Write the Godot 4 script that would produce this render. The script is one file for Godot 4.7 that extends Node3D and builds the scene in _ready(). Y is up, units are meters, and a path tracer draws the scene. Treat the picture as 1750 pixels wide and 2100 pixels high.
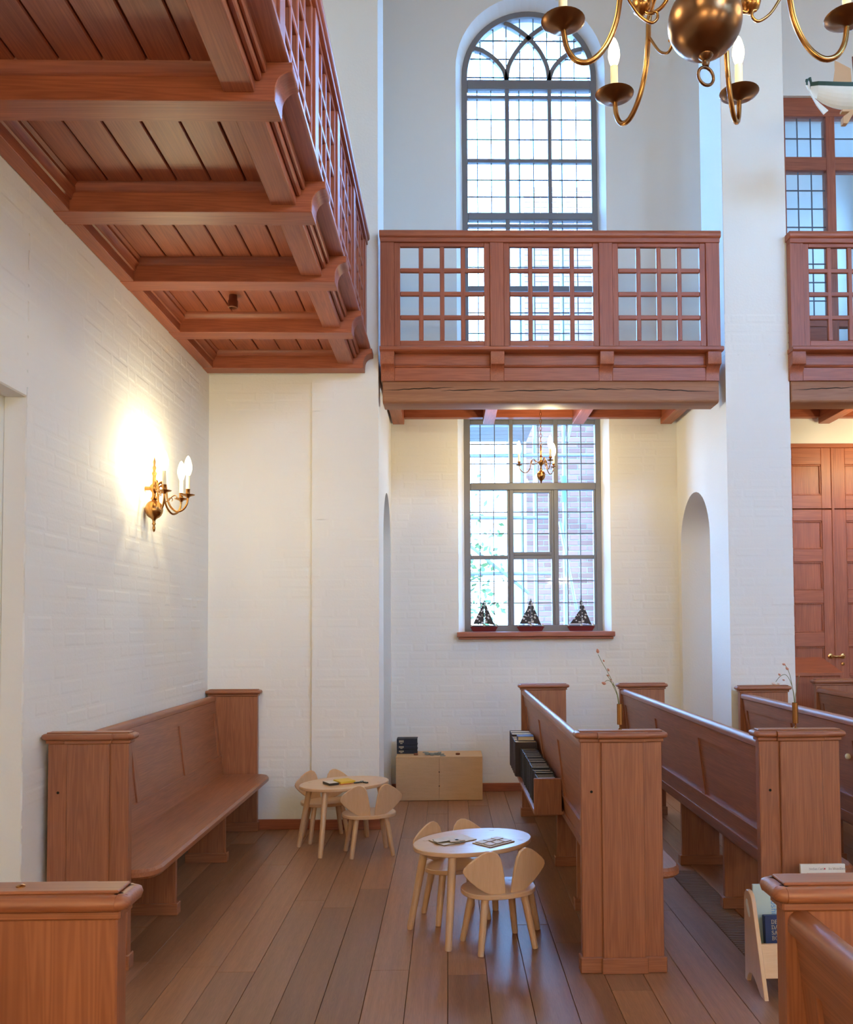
extends Node3D
# A white brick church interior: gallery over the west wall, balcony and window bay, pews, children's tables.

var M := {}
var names := {}
var rng := RandomNumberGenerator.new()

# ---------------------------------------------------------------- mesh builder
class MB:
	var v := PackedVector3Array()
	var n := PackedVector3Array()

	func tri3(a: Vector3, b: Vector3, c: Vector3, na: Vector3, nb: Vector3, nc: Vector3) -> void:
		if (b - a).cross(c - a).dot(na + nb + nc) > 0.0:
			v.append(a); v.append(c); v.append(b)
			n.append(na); n.append(nc); n.append(nb)
		else:
			v.append(a); v.append(b); v.append(c)
			n.append(na); n.append(nb); n.append(nc)

	func tri(a: Vector3, b: Vector3, c: Vector3, nn: Vector3) -> void:
		tri3(a, b, c, nn, nn, nn)

	func quad(a: Vector3, b: Vector3, c: Vector3, d: Vector3, nn: Vector3) -> void:
		tri(a, b, c, nn)
		tri(a, c, d, nn)

	func quad4(a: Vector3, b: Vector3, c: Vector3, d: Vector3, na: Vector3, nb: Vector3, nc: Vector3, nd: Vector3) -> void:
		tri3(a, b, c, na, nb, nc)
		tri3(a, c, d, na, nc, nd)

	# a bevelled box between two corners
	func box(lo: Vector3, hi: Vector3, bev := 0.003) -> MB:
		var s := hi - lo
		var b: float = minf(bev, 0.3 * minf(s.x, minf(s.y, s.z)))
		var c := (lo + hi) * 0.5
		var h := s * 0.5
		for ax in 3:
			var u := (ax + 1) % 3
			var w := (ax + 2) % 3
			for sg in [-1.0, 1.0]:
				var q := []
				for k in [[-1, -1], [1, -1], [1, 1], [-1, 1]]:
					var p := Vector3.ZERO
					p[ax] = sg * h[ax]
					p[u] = k[0] * (h[u] - b)
					p[w] = k[1] * (h[w] - b)
					q.append(c + p)
				var nn := Vector3.ZERO
				nn[ax] = sg
				quad(q[0], q[1], q[2], q[3], nn)
			if b > 0.0:
				# edges along ax
				for su in [-1.0, 1.0]:
					for sw in [-1.0, 1.0]:
						var pts := []
						for e in [-1.0, 1.0]:
							var p1 := Vector3.ZERO
							p1[ax] = e * (h[ax] - b); p1[u] = su * h[u]; p1[w] = sw * (h[w] - b)
							var p2 := Vector3.ZERO
							p2[ax] = e * (h[ax] - b); p2[u] = su * (h[u] - b); p2[w] = sw * h[w]
							pts.append(c + p1); pts.append(c + p2)
						var nn := Vector3.ZERO
						nn[u] = su; nn[w] = sw
						quad(pts[0], pts[1], pts[3], pts[2], nn.normalized())
		if b > 0.0:
			for sx in [-1.0, 1.0]:
				for sy in [-1.0, 1.0]:
					for sz in [-1.0, 1.0]:
						tri(c + Vector3(sx * h.x, sy * (h.y - b), sz * (h.z - b)), c + Vector3(sx * (h.x - b), sy * h.y, sz * (h.z - b)), c + Vector3(sx * (h.x - b), sy * (h.y - b), sz * h.z), Vector3(sx, sy, sz).normalized())
		return self

	static func at(axis: int, p: Vector2, e: float) -> Vector3:
		if axis == 0:
			return Vector3(e, p.y, p.x)      # poly is (z, y)
		if axis == 1:
			return Vector3(p.x, e, p.y)      # poly is (x, z)
		return Vector3(p.x, p.y, e)          # poly is (x, y)

	# a polygon extruded along an axis; edges that turn less than 50 degrees are shaded smooth; optional bevel on the two caps
	func prism(poly: PackedVector2Array, axis: int, a: float, b: float, bev := 0.0) -> MB:
		var k := poly.size()
		var area := 0.0
		for i in k:
			area += poly[i].cross(poly[(i + 1) % k])
		if area < 0.0:
			poly.reverse()
		var en := []
		for i in k:
			var d := (poly[(i + 1) % k] - poly[i]).normalized()
			en.append(Vector2(d.y, -d.x))
		var sa := []
		var sb := []
		for i in k:
			var pe: Vector2 = en[(i + k - 1) % k]
			var ne: Vector2 = en[i]
			if pe.dot(ne) > 0.64:
				var m := (pe + ne).normalized()
				sa.append(m); sb.append(m)
			else:
				sa.append(pe); sb.append(ne)   # sa: at the end of previous edge, sb: at the start of the next
		var lo: float = minf(a, b)
		var hi: float = maxf(a, b)
		for i in k:
			var j := (i + 1) % k
			var n0 := at(axis, sb[i], 0.0)
			var n1 := at(axis, sa[j], 0.0)
			quad4(at(axis, poly[i], lo + bev), at(axis, poly[j], lo + bev), at(axis, poly[j], hi - bev), at(axis, poly[i], hi - bev), n0, n1, n1, n0)
		var inner := poly
		if bev > 0.0:
			inner = PackedVector2Array()
			for i in k:
				var pe: Vector2 = en[(i + k - 1) % k]
				var ne: Vector2 = en[i]
				var m := (pe + ne).normalized()
				inner.append(poly[i] - m * bev / maxf(0.4, m.dot(ne)))
			var up := at(axis, Vector2.ZERO, 1.0)
			for i in k:
				var j := (i + 1) % k
				var nn := at(axis, en[i], 0.0)
				quad(at(axis, poly[i], lo + bev), at(axis, poly[j], lo + bev), at(axis, inner[j], lo), at(axis, inner[i], lo), (nn - up).normalized())
				quad(at(axis, poly[i], hi - bev), at(axis, poly[j], hi - bev), at(axis, inner[j], hi), at(axis, inner[i], hi), (nn + up).normalized())
		var ix := Geometry2D.triangulate_polygon(inner)
		var up2 := at(axis, Vector2.ZERO, 1.0)
		for t in range(0, ix.size(), 3):
			tri(at(axis, inner[ix[t]], lo), at(axis, inner[ix[t + 1]], lo), at(axis, inner[ix[t + 2]], lo), -up2)
			tri(at(axis, inner[ix[t]], hi), at(axis, inner[ix[t + 1]], hi), at(axis, inner[ix[t + 2]], hi), up2)
		return self

	func flat(poly: PackedVector2Array, axis: int, e: float, sgn: float) -> MB:
		var ix := Geometry2D.triangulate_polygon(poly)
		var up := at(axis, Vector2.ZERO, sgn)
		for t in range(0, ix.size(), 3):
			tri(at(axis, poly[ix[t]], e), at(axis, poly[ix[t + 1]], e), at(axis, poly[ix[t + 2]], e), up)
		return self

	# profile: (radius, height) turned round a vertical axis through c, in the frame of b
	func lathe(prof: Array, c := Vector3.ZERO, seg := 24, b := Basis.IDENTITY) -> MB:
		var k := prof.size()
		var en := []
		for i in k - 1:
			var d: Vector2 = (prof[i + 1] - prof[i]).normalized()
			en.append(Vector2(d.y, -d.x))
		for i in k - 1:
			var n0: Vector2 = en[i]
			var n1: Vector2 = en[i]
			if i > 0 and en[i - 1].dot(en[i]) > 0.6:
				n0 = (en[i - 1] + en[i]).normalized()
			if i < k - 2 and en[i + 1].dot(en[i]) > 0.6:
				n1 = (en[i + 1] + en[i]).normalized()
			for s in seg:
				var a0 := TAU * s / seg
				var a1 := TAU * (s + 1) / seg
				var d0 := Vector3(cos(a0), 0, sin(a0))
				var d1 := Vector3(cos(a1), 0, sin(a1))
				var P0: Vector2 = prof[i]
				var P1: Vector2 = prof[i + 1]
				quad4(c + b * (d0 * P0.x + Vector3.UP * P0.y), c + b * (d1 * P0.x + Vector3.UP * P0.y), c + b * (d1 * P1.x + Vector3.UP * P1.y), c + b * (d0 * P1.x + Vector3.UP * P1.y),
					b * (d0 * n0.x + Vector3.UP * n0.y), b * (d1 * n0.x + Vector3.UP * n0.y), b * (d1 * n1.x + Vector3.UP * n1.y), b * (d0 * n1.x + Vector3.UP * n1.y))
		return self

	func tube(pts: Array, rads, seg := 10) -> MB:
		var k := pts.size()
		var f := []
		var prev := Vector3.ZERO
		for i in k:
			var t: Vector3 = (pts[mini(i + 1, k - 1)] - pts[maxi(i - 1, 0)]).normalized()
			var u := prev
			if i == 0:
				u = Vector3.UP if absf(t.y) < 0.9 else Vector3.RIGHT
			u = (u - t * u.dot(t)).normalized()
			prev = u
			f.append([u, t.cross(u)])
		for i in k - 1:
			var r0: float = rads[i] if rads is Array else rads
			var r1: float = rads[i + 1] if rads is Array else rads
			for s in seg:
				var a0 := TAU * s / seg
				var a1 := TAU * (s + 1) / seg
				var d00: Vector3 = f[i][0] * cos(a0) + f[i][1] * sin(a0)
				var d01: Vector3 = f[i][0] * cos(a1) + f[i][1] * sin(a1)
				var d10: Vector3 = f[i + 1][0] * cos(a0) + f[i + 1][1] * sin(a0)
				var d11: Vector3 = f[i + 1][0] * cos(a1) + f[i + 1][1] * sin(a1)
				quad4(pts[i] + d00 * r0, pts[i] + d01 * r0, pts[i + 1] + d11 * r1, pts[i + 1] + d10 * r1, d00, d01, d11, d10)
		for e in [0, k - 1]:
			var r: float = rads[e] if rads is Array else rads
			var t: Vector3 = (pts[0] - pts[1]).normalized() if e == 0 else (pts[k - 1] - pts[k - 2]).normalized()
			for s in seg:
				var a0 := TAU * s / seg
				var a1 := TAU * (s + 1) / seg
				tri(pts[e], pts[e] + (f[e][0] * cos(a0) + f[e][1] * sin(a0)) * r, pts[e] + (f[e][0] * cos(a1) + f[e][1] * sin(a1)) * r, t)
		return self

	func torus(c: Vector3, R: float, r: float, b := Basis.IDENTITY, seg := 28) -> MB:
		var pts := []
		for i in seg + 1:
			var a := TAU * i / seg
			pts.append(c + b * Vector3(cos(a) * R, sin(a) * R, 0))
		return tube(pts, r, 10)

	func mesh() -> ArrayMesh:
		var arr := []
		arr.resize(Mesh.ARRAY_MAX)
		arr[Mesh.ARRAY_VERTEX] = v
		arr[Mesh.ARRAY_NORMAL] = n
		var m := ArrayMesh.new()
		m.add_surface_from_arrays(Mesh.PRIMITIVE_TRIANGLES, arr)
		return m

# ---------------------------------------------------------------- nodes
func numbered(called: String) -> String:
	if not names.has(called):
		names[called] = 0
		return called
	names[called] += 1
	return "%s_%03d" % [called, names[called]]

func thing(called: String, label: String, category: String, at := Vector3.ZERO, turn := 0.0, group := "") -> Node3D:
	var o := Node3D.new()
	o.name = numbered(called)
	add_child(o)
	o.position = at
	o.rotation.y = turn
	tag(o, label, category, group)
	return o

func tag(o: Node3D, label: String, category: String, group := "") -> void:
	o.set_meta("label", label)
	o.set_meta("category", category)
	if group != "":
		o.set_meta("group", group)

func structure(called: String, label := "") -> Node3D:
	var o := Node3D.new()
	o.name = numbered(called)
	add_child(o)
	o.set_meta("kind", "structure")
	if label != "":
		o.set_meta("label", label)
	return o

func inst(called: String, mesh: Mesh, mat: Material, parent: Node3D = null) -> MeshInstance3D:
	var o := MeshInstance3D.new()
	o.mesh = mesh
	o.material_override = mat
	o.cast_shadow = GeometryInstance3D.SHADOW_CASTING_SETTING_ON
	if parent == null:
		o.name = numbered(called)
		add_child(o)
	else:
		o.name = called
		parent.add_child(o, true)
	return o

func obj(called: String, mb: MB, mat: Material, parent: Node3D = null) -> MeshInstance3D:
	return inst(called, mb.mesh(), mat, parent)

func part_label(o: Node3D, label: String) -> Node3D:
	o.set_meta("label", label)
	return o

func bx(lo: Vector3, hi: Vector3, bev := 0.003) -> MB:
	return MB.new().box(lo, hi, bev)

func V(x: float, y: float, z: float) -> Vector3:
	return Vector3(x, y, z)

func P(a: Array) -> PackedVector2Array:
	var r := PackedVector2Array()
	for q in a:
		r.append(Vector2(q[0], q[1]))
	return r

func smooth(pts: Array, per := 6) -> Array:
	var out := []
	var k := pts.size()
	for i in k - 1:
		var p0: Vector3 = pts[maxi(i - 1, 0)]
		var p1: Vector3 = pts[i]
		var p2: Vector3 = pts[i + 1]
		var p3: Vector3 = pts[mini(i + 2, k - 1)]
		for s in per:
			var t := float(s) / per
			out.append(0.5 * ((2.0 * p1) + (p2 - p0) * t + (2.0 * p0 - 5.0 * p1 + 4.0 * p2 - p3) * t * t + (3.0 * p1 - p0 - 3.0 * p2 + p3) * t * t * t))
	out.append(pts[k - 1])
	return out

# ---------------------------------------------------------------- materials
func lerp_ramp(stops: Array, t: float) -> Color:
	for i in stops.size() - 1:
		if t <= stops[i + 1][0]:
			return stops[i][1].lerp(stops[i + 1][1], clampf((t - stops[i][0]) / (stops[i + 1][0] - stops[i][0]), 0, 1))
	return stops[-1][1]

func grain_texture(sd: int, rings: float, ring_share: float, a: Color, b: Color, knots := 0.0) -> ImageTexture:
	var size := 512
	var n1 := FastNoiseLite.new()
	n1.seed = sd; n1.frequency = 0.012; n1.fractal_octaves = 3
	var n2 := FastNoiseLite.new()
	n2.seed = sd + 7; n2.frequency = 0.09; n2.fractal_octaves = 4
	var i1 := n1.get_seamless_image(size, size).get_data()
	var i2 := n2.get_seamless_image(size, size).get_data()
	var lut := []
	for i in 256:
		lut.append(a.lerp(b, i / 255.0))
	var out := PackedByteArray()
	out.resize(size * size * 3)
	for i in size * size:
		var g: float = i1[i] / 255.0
		var r: float = 0.5 + 0.5 * sin(g * rings * TAU)
		r = r * r * (3.0 - 2.0 * r)
		var t: float = 0.10 + ring_share * r + 0.30 * (i2[i] / 255.0) + 0.30 * g
		var c: Color = lut[clampi(int(t * 255.0), 0, 255)]
		out[i * 3] = int(c.r * 255.0)
		out[i * 3 + 1] = int(c.g * 255.0)
		out[i * 3 + 2] = int(c.b * 255.0)
	return ImageTexture.create_from_image(Image.create_from_data(size, size, false, Image.FORMAT_RGB8, out))

func wood(key: String, tex: Texture2D, along: float, across: float, rough: float, tint := Color.WHITE, coat := 0.0) -> void:
	for ax in 3:
		var m := StandardMaterial3D.new()
		m.albedo_texture = tex
		m.albedo_color = tint
		m.roughness = rough
		m.uv1_triplanar = true
		m.uv1_world_triplanar = true
		m.uv1_triplanar_sharpness = 8.0
		var s := Vector3.ONE * across
		s[ax] = along
		m.uv1_scale = s
		m.uv1_offset = Vector3(0.13, 0.37, 0.71)
		if coat > 0.0:
			m.clearcoat_enabled = true
			m.clearcoat = coat
			m.clearcoat_roughness = 0.45 if key.begins_with("pew") else 0.3
		M[key + "xyz"[ax]] = m

func plain(key: String, c: Color, rough := 0.6, metal := 0.0) -> StandardMaterial3D:
	var m := StandardMaterial3D.new()
	m.albedo_color = c
	m.roughness = rough
	m.metallic = metal
	M[key] = m
	return m

func make_materials() -> void:
	var pine := grain_texture(11, 7.0, 0.22, Color(0.49, 0.285, 0.18), Color(0.76, 0.51, 0.35))
	wood("pew_", pine, 0.075, 2.3, 0.48, Color(0.94, 0.88, 0.83), 0.5)
	var redpine := grain_texture(23, 6.0, 0.22, Color(0.45, 0.225, 0.14), Color(0.69, 0.40, 0.27))
	wood("gal_", redpine, 0.07, 2.0, 0.45, Color(1.06, 1.04, 1.04))
	wood("door_", redpine, 0.07, 2.2, 0.42, Color(1.12, 1.12, 1.1))
	var oldwood := grain_texture(31, 8.0, 0.2, Color(0.50, 0.31, 0.20), Color(0.70, 0.49, 0.35))
	wood("beam_", oldwood, 0.07, 2.4, 0.55)
	var oak := grain_texture(41, 9.0, 0.2, Color(0.48, 0.32, 0.22), Color(0.68, 0.485, 0.35))
	wood("floor0_", oak, 0.16, 4.2, 0.42, Color.WHITE, 0.22)
	wood("floor1_", oak, 0.18, 4.0, 0.42, Color(0.92, 0.90, 0.89), 0.22)
	wood("floor2_", oak, 0.14, 4.4, 0.42, Color(1.08, 1.07, 1.05), 0.22)
	var birch := grain_texture(53, 6.0, 0.10, Color(0.79, 0.61, 0.45), Color(0.90, 0.75, 0.59))
	wood("birch_", birch, 0.3, 5.0, 0.32, Color.WHITE, 0.4)
	wood("ply_", grain_texture(61, 5.0, 0.08, Color(0.80, 0.63, 0.45), Color(0.90, 0.74, 0.56)), 0.8, 6.0, 0.55)

	var n := FastNoiseLite.new()
	n.seed = 5; n.frequency = 0.05; n.fractal_octaves = 4
	var hm := n.get_seamless_image(512, 512)
	hm.convert(Image.FORMAT_RGBA8)
	var w := plain("wall", Color(0.93, 0.92, 0.895), 0.75)
	hm.bump_map_to_normal_map(1.2)
	w.normal_enabled = true
	w.normal_texture = ImageTexture.create_from_image(hm)
	w.normal_scale = 0.35
	w.uv1_triplanar = true
	w.uv1_world_triplanar = true
	w.uv1_scale = Vector3.ONE * 1.6
	plain("plaster", Color(0.93, 0.92, 0.90), 0.8)
	plain("frame", Color(0.47, 0.46, 0.47), 0.5)
	plain("lead", Color(0.35, 0.36, 0.40), 0.5)
	var g := plain("glass", Color(0.95, 0.98, 1.0, 0.06), 0.02)
	g.transparency = BaseMaterial3D.TRANSPARENCY_ALPHA
	plain("brass", Color(0.72, 0.52, 0.30), 0.22, 1.0)
	plain("brass_dark", Color(0.52, 0.37, 0.25), 0.28, 1.0)
	plain("candle", Color(0.90, 0.86, 0.74), 0.6)
	var b := plain("bulb", Color(1, 0.97, 0.9), 0.3)
	b.emission_enabled = true
	b.emission = Color(1.0, 0.90, 0.72)
	b.emission_energy_multiplier = 7.0
	plain("navy", Color(0.09, 0.12, 0.19), 0.6)
	plain("navy_light", Color(0.08, 0.17, 0.36), 0.5)
	plain("black_book", Color(0.075, 0.08, 0.10), 0.55)
	plain("plum", Color(0.20, 0.155, 0.185), 0.6)
	plain("violet_book", Color(0.31, 0.28, 0.42), 0.55)
	plain("paper", Color(0.85, 0.79, 0.68), 0.8)
	plain("white_paper", Color(0.88, 0.88, 0.86), 0.6)
	plain("pale_cover", Color(0.72, 0.80, 0.80), 0.5)
	plain("gold_print", Color(0.80, 0.74, 0.60), 0.5)
	plain("blue_print", Color(0.30, 0.55, 0.82), 0.6)
	plain("grey_print", Color(0.55, 0.53, 0.55), 0.6)
	plain("red_print", Color(0.82, 0.30, 0.36), 0.6)
	plain("tile", Color(0.86, 0.82, 0.76), 0.5)
	plain("tile_edge", Color(0.35, 0.29, 0.24), 0.7)
	plain("yellow", Color(0.88, 0.72, 0.22), 0.5)
	plain("orange", Color(0.80, 0.32, 0.14), 0.5)
	plain("dark_card", Color(0.22, 0.20, 0.17), 0.5)
	plain("domino", Color(0.16, 0.15, 0.14), 0.4)
	plain("grille", Color(0.50, 0.36, 0.27), 0.6)
	plain("peg", Color(0.48, 0.26, 0.16), 0.5)
	plain("felt", Color(0.58, 0.60, 0.58), 0.9)
	plain("red_hull", Color(0.42, 0.10, 0.11), 0.5)
	plain("deck", Color(0.80, 0.74, 0.64), 0.6)
	plain("ship_white", Color(0.86, 0.85, 0.81), 0.5)
	plain("ship_green", Color(0.16, 0.26, 0.22), 0.5)
	plain("ship_sail", Color(0.78, 0.62, 0.47), 0.85)
	plain("stem", Color(0.45, 0.47, 0.28), 0.7)
	plain("blossom", Color(0.80, 0.56, 0.46), 0.7)
	plain("blossom_pale", Color(0.86, 0.78, 0.74), 0.7)
	plain("iron", Color(0.16, 0.15, 0.15), 0.5, 0.6)
	plain("hole", Color(0.05, 0.04, 0.03), 0.9)
	plain("steel", Color(0.50, 0.52, 0.55), 0.4, 0.8)
	plain("green_sleeve", Color(0.30, 0.62, 0.50), 0.6)
	plain("brick", Color(0.60, 0.40, 0.34), 0.85)
	plain("brick2", Color(0.52, 0.33, 0.28), 0.85)
	plain("mortar", Color(0.66, 0.63, 0.60), 0.9)
	plain("ground", Color(0.45, 0.45, 0.44), 0.9)
	plain("leaf", Color(0.30, 0.42, 0.20), 0.7)
	plain("bark", Color(0.30, 0.26, 0.22), 0.9)
	plain("grey_wood", Color(0.45, 0.44, 0.43), 0.8)
	plain("plastic_seat", Color(0.80, 0.84, 0.70), 0.5)
	# the spotted print on the toy sails
	var im := Image.create(128, 128, false, Image.FORMAT_RGB8)
	im.fill(Color(0.235, 0.215, 0.225))
	var r2 := RandomNumberGenerator.new()
	r2.seed = 9
	for k in 34:
		var cx := r2.randi_range(0, 127)
		var cy := r2.randi_range(0, 127)
		var ra := r2.randi_range(4, 9)
		for dy in range(-ra, ra + 1):
			for dx in range(-ra, ra + 1):
				if dx * dx + dy * dy * 1.6 < ra * ra:
					im.set_pixel(posmod(cx + dx, 128), posmod(cy + dy, 128), Color(0.86, 0.86, 0.85))
	var sp := plain("spotted", Color.WHITE, 0.8)
	sp.albedo_texture = ImageTexture.create_from_image(im)
	sp.uv1_triplanar = true
	sp.uv1_scale = Vector3.ONE * 6.5

# ---------------------------------------------------------------- camera and light
const LAMP := Color(1.0, 0.94, 0.74)
const E_SCONCE := 0.14
const E_SMALL := 0.20
const E_BIG := 0.22
const E_OPP_ADDED := 0.9  # strength of the sconces added out of view

func setup_view() -> void:
	var cam := Camera3D.new()
	cam.name = "camera"
	add_child(cam)
	var f := 1800.64
	cam.projection = Camera3D.PROJECTION_FRUSTUM
	cam.near = 0.1
	cam.far = 200.0
	cam.size = 0.1 * 2100.0 / f
	cam.frustum_offset = Vector2((875.0 - 953.66) / f, -(1050.0 - 1212.37) / f) * 0.1
	cam.transform = Transform3D(Basis(Vector3.UP, -0.0188) * Basis(Vector3.RIGHT, 0.0394) * Basis(Vector3.BACK, -0.006), Vector3(0, 1.5, 0))
	cam.current = true

	var env := Environment.new()
	env.tonemap_mode = Environment.TONE_MAPPER_LINEAR
	env.tonemap_exposure = 1.13
	env.background_mode = Environment.BG_SKY
	env.sdfgi_enabled = true
	env.ssao_enabled = true
	env.ssil_enabled = true
	var sky := Sky.new()
	var sm := ProceduralSkyMaterial.new()
	sm.sky_top_color = Color(0.46, 0.71, 1.0)
	sm.sky_horizon_color = Color(0.61, 0.82, 1.0)
	sm.ground_bottom_color = Color(0.55, 0.57, 0.60)
	sm.ground_horizon_color = Color(0.80, 0.86, 0.93)
	sm.sky_energy_multiplier = 4.95
	sm.ground_energy_multiplier = 3.0
	sky.sky_material = sm
	env.sky = sky
	var we := WorldEnvironment.new()
	we.name = "world_environment"
	we.environment = env
	add_child(we)

func _ready() -> void:
	rng.seed = 20240607
	setup_view()
	make_materials()
	build_shell()
	build_bricks()
	build_floor()
	build_windows()
	build_gallery()
	build_balcony("balcony", 0.0, "reddish pine balcony between the white piers in front of the tall arched window", true)
	build_balcony("balcony", 3.10, "reddish pine balcony above the tall panelled door, beyond the right pier", false)
	build_door_bay()
	build_outside()
	build_pews()
	build_books()
	build_kids()
	build_lamps()
	build_small()

# ---------------------------------------------------------------- shell
const XL := -1.80     # west wall
const ZF := -6.575    # front of the piers
const ZB := -8.02     # inner face of the window wall
const XP := -0.52     # right edge of the left pier
const XR := 2.119     # right pier
const XR2 := 2.607
const HC := 8.7
const BAY := 3.12
const ZO := 2.6       # opposite wall

func arc(cx: float, cy: float, r: float, a0: float, a1: float, k: int) -> Array:
	var o := []
	for i in k + 1:
		var a := deg_to_rad(lerpf(a0, a1, float(i) / k))
		o.append([cx + r * cos(a), cy + r * sin(a)])
	return o

# one bay of an outer wall with a rectangular and an arched window; zi inner face, zo outer face
func window_bay(mb: MB, x0: float, x1: float, cx: float, zi: float, zo: float, low := true) -> void:
	var s := signf(zo - zi)
	var zf := zi + s * 0.13
	var hi := 0.70
	var hf := 0.642
	var y0 := 1.43
	var y1 := 3.46 if low else y0
	var y2 := 4.0
	var yc := 6.72
	# inner face and outer face
	for face in [[zi, -s, hi], [zo, s, hf]]:
		var z: float = face[0]
		var hw: float = face[2]
		var nn: float = face[1]
		mb.flat(P([[x0, 0], [cx - hw, 0], [cx - hw, HC], [x0, HC]]), 2, z, nn)
		mb.flat(P([[cx + hw, 0], [x1, 0], [x1, HC], [cx + hw, HC]]), 2, z, nn)
		mb.flat(P([[cx - hw, 0], [cx + hw, 0], [cx + hw, y0], [cx - hw, y0]]), 2, z, nn)
		mb.flat(P([[cx - hw, y1], [cx + hw, y1], [cx + hw, y2], [cx - hw, y2]]), 2, z, nn)
		var top := [[cx - hw, HC], [cx - hw, yc]]
		var ar := arc(cx, yc, hw, 180, 0, 28)
		top.append_array(ar.slice(1, ar.size() - 1))
		top.append_array([[cx + hw, yc], [cx + hw, HC]])
		mb.flat(P(top), 2, z, nn)
	# reveals
	var lo := []
	var up := []
	for hw in [hi, hf]:
		lo.append([[cx - hw, y0], [cx + hw, y0], [cx + hw, y1], [cx - hw, y1]])
		var u := [[cx - hw, y2], [cx + hw, y2]]
		u.append_array(arc(cx, yc, hw, 0, 180, 28))
		up.append(u)
	for set_ in ([lo, up] if low else [up]):
		for seg in [[0, zi, 1, zf], [1, zf, 1, zo]]:
			var a: Array = set_[seg[0]]
			var b: Array = set_[seg[2]]
			var k := a.size()
			for i in k:
				var j := (i + 1) % k
				var pa := V(a[i][0], a[i][1], seg[1])
				var pb := V(a[j][0], a[j][1], seg[1])
				var pc := V(b[j][0], b[j][1], seg[3])
				var pd := V(b[i][0], b[i][1], seg[3])
				var nn := (pb - pa).cross(pd - pa)
				if nn.length() < 1e-9:
					continue
				nn = nn.normalized()
				var mid := (pa + pb + pc + pd) / 4.0
				var toc := V(cx, (y0 + y1) * 0.5 if set_ == lo else minf(mid.y, yc), mid.z) - mid
				if toc.length() < 1e-6:
					toc = V(0, 1, 0)
				if set_ == lo:
					toc = V(cx - mid.x, 0, 0) if absf(pa.x - pb.x) < 0.01 else V(0, (y0 + y1) * 0.5 - mid.y, 0)
				elif i == 0:
					toc = V(0, 1, 0)
				if nn.dot(toc) < 0:
					nn = -nn
				mb.quad(pa, pb, pc, pd, nn)

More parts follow.
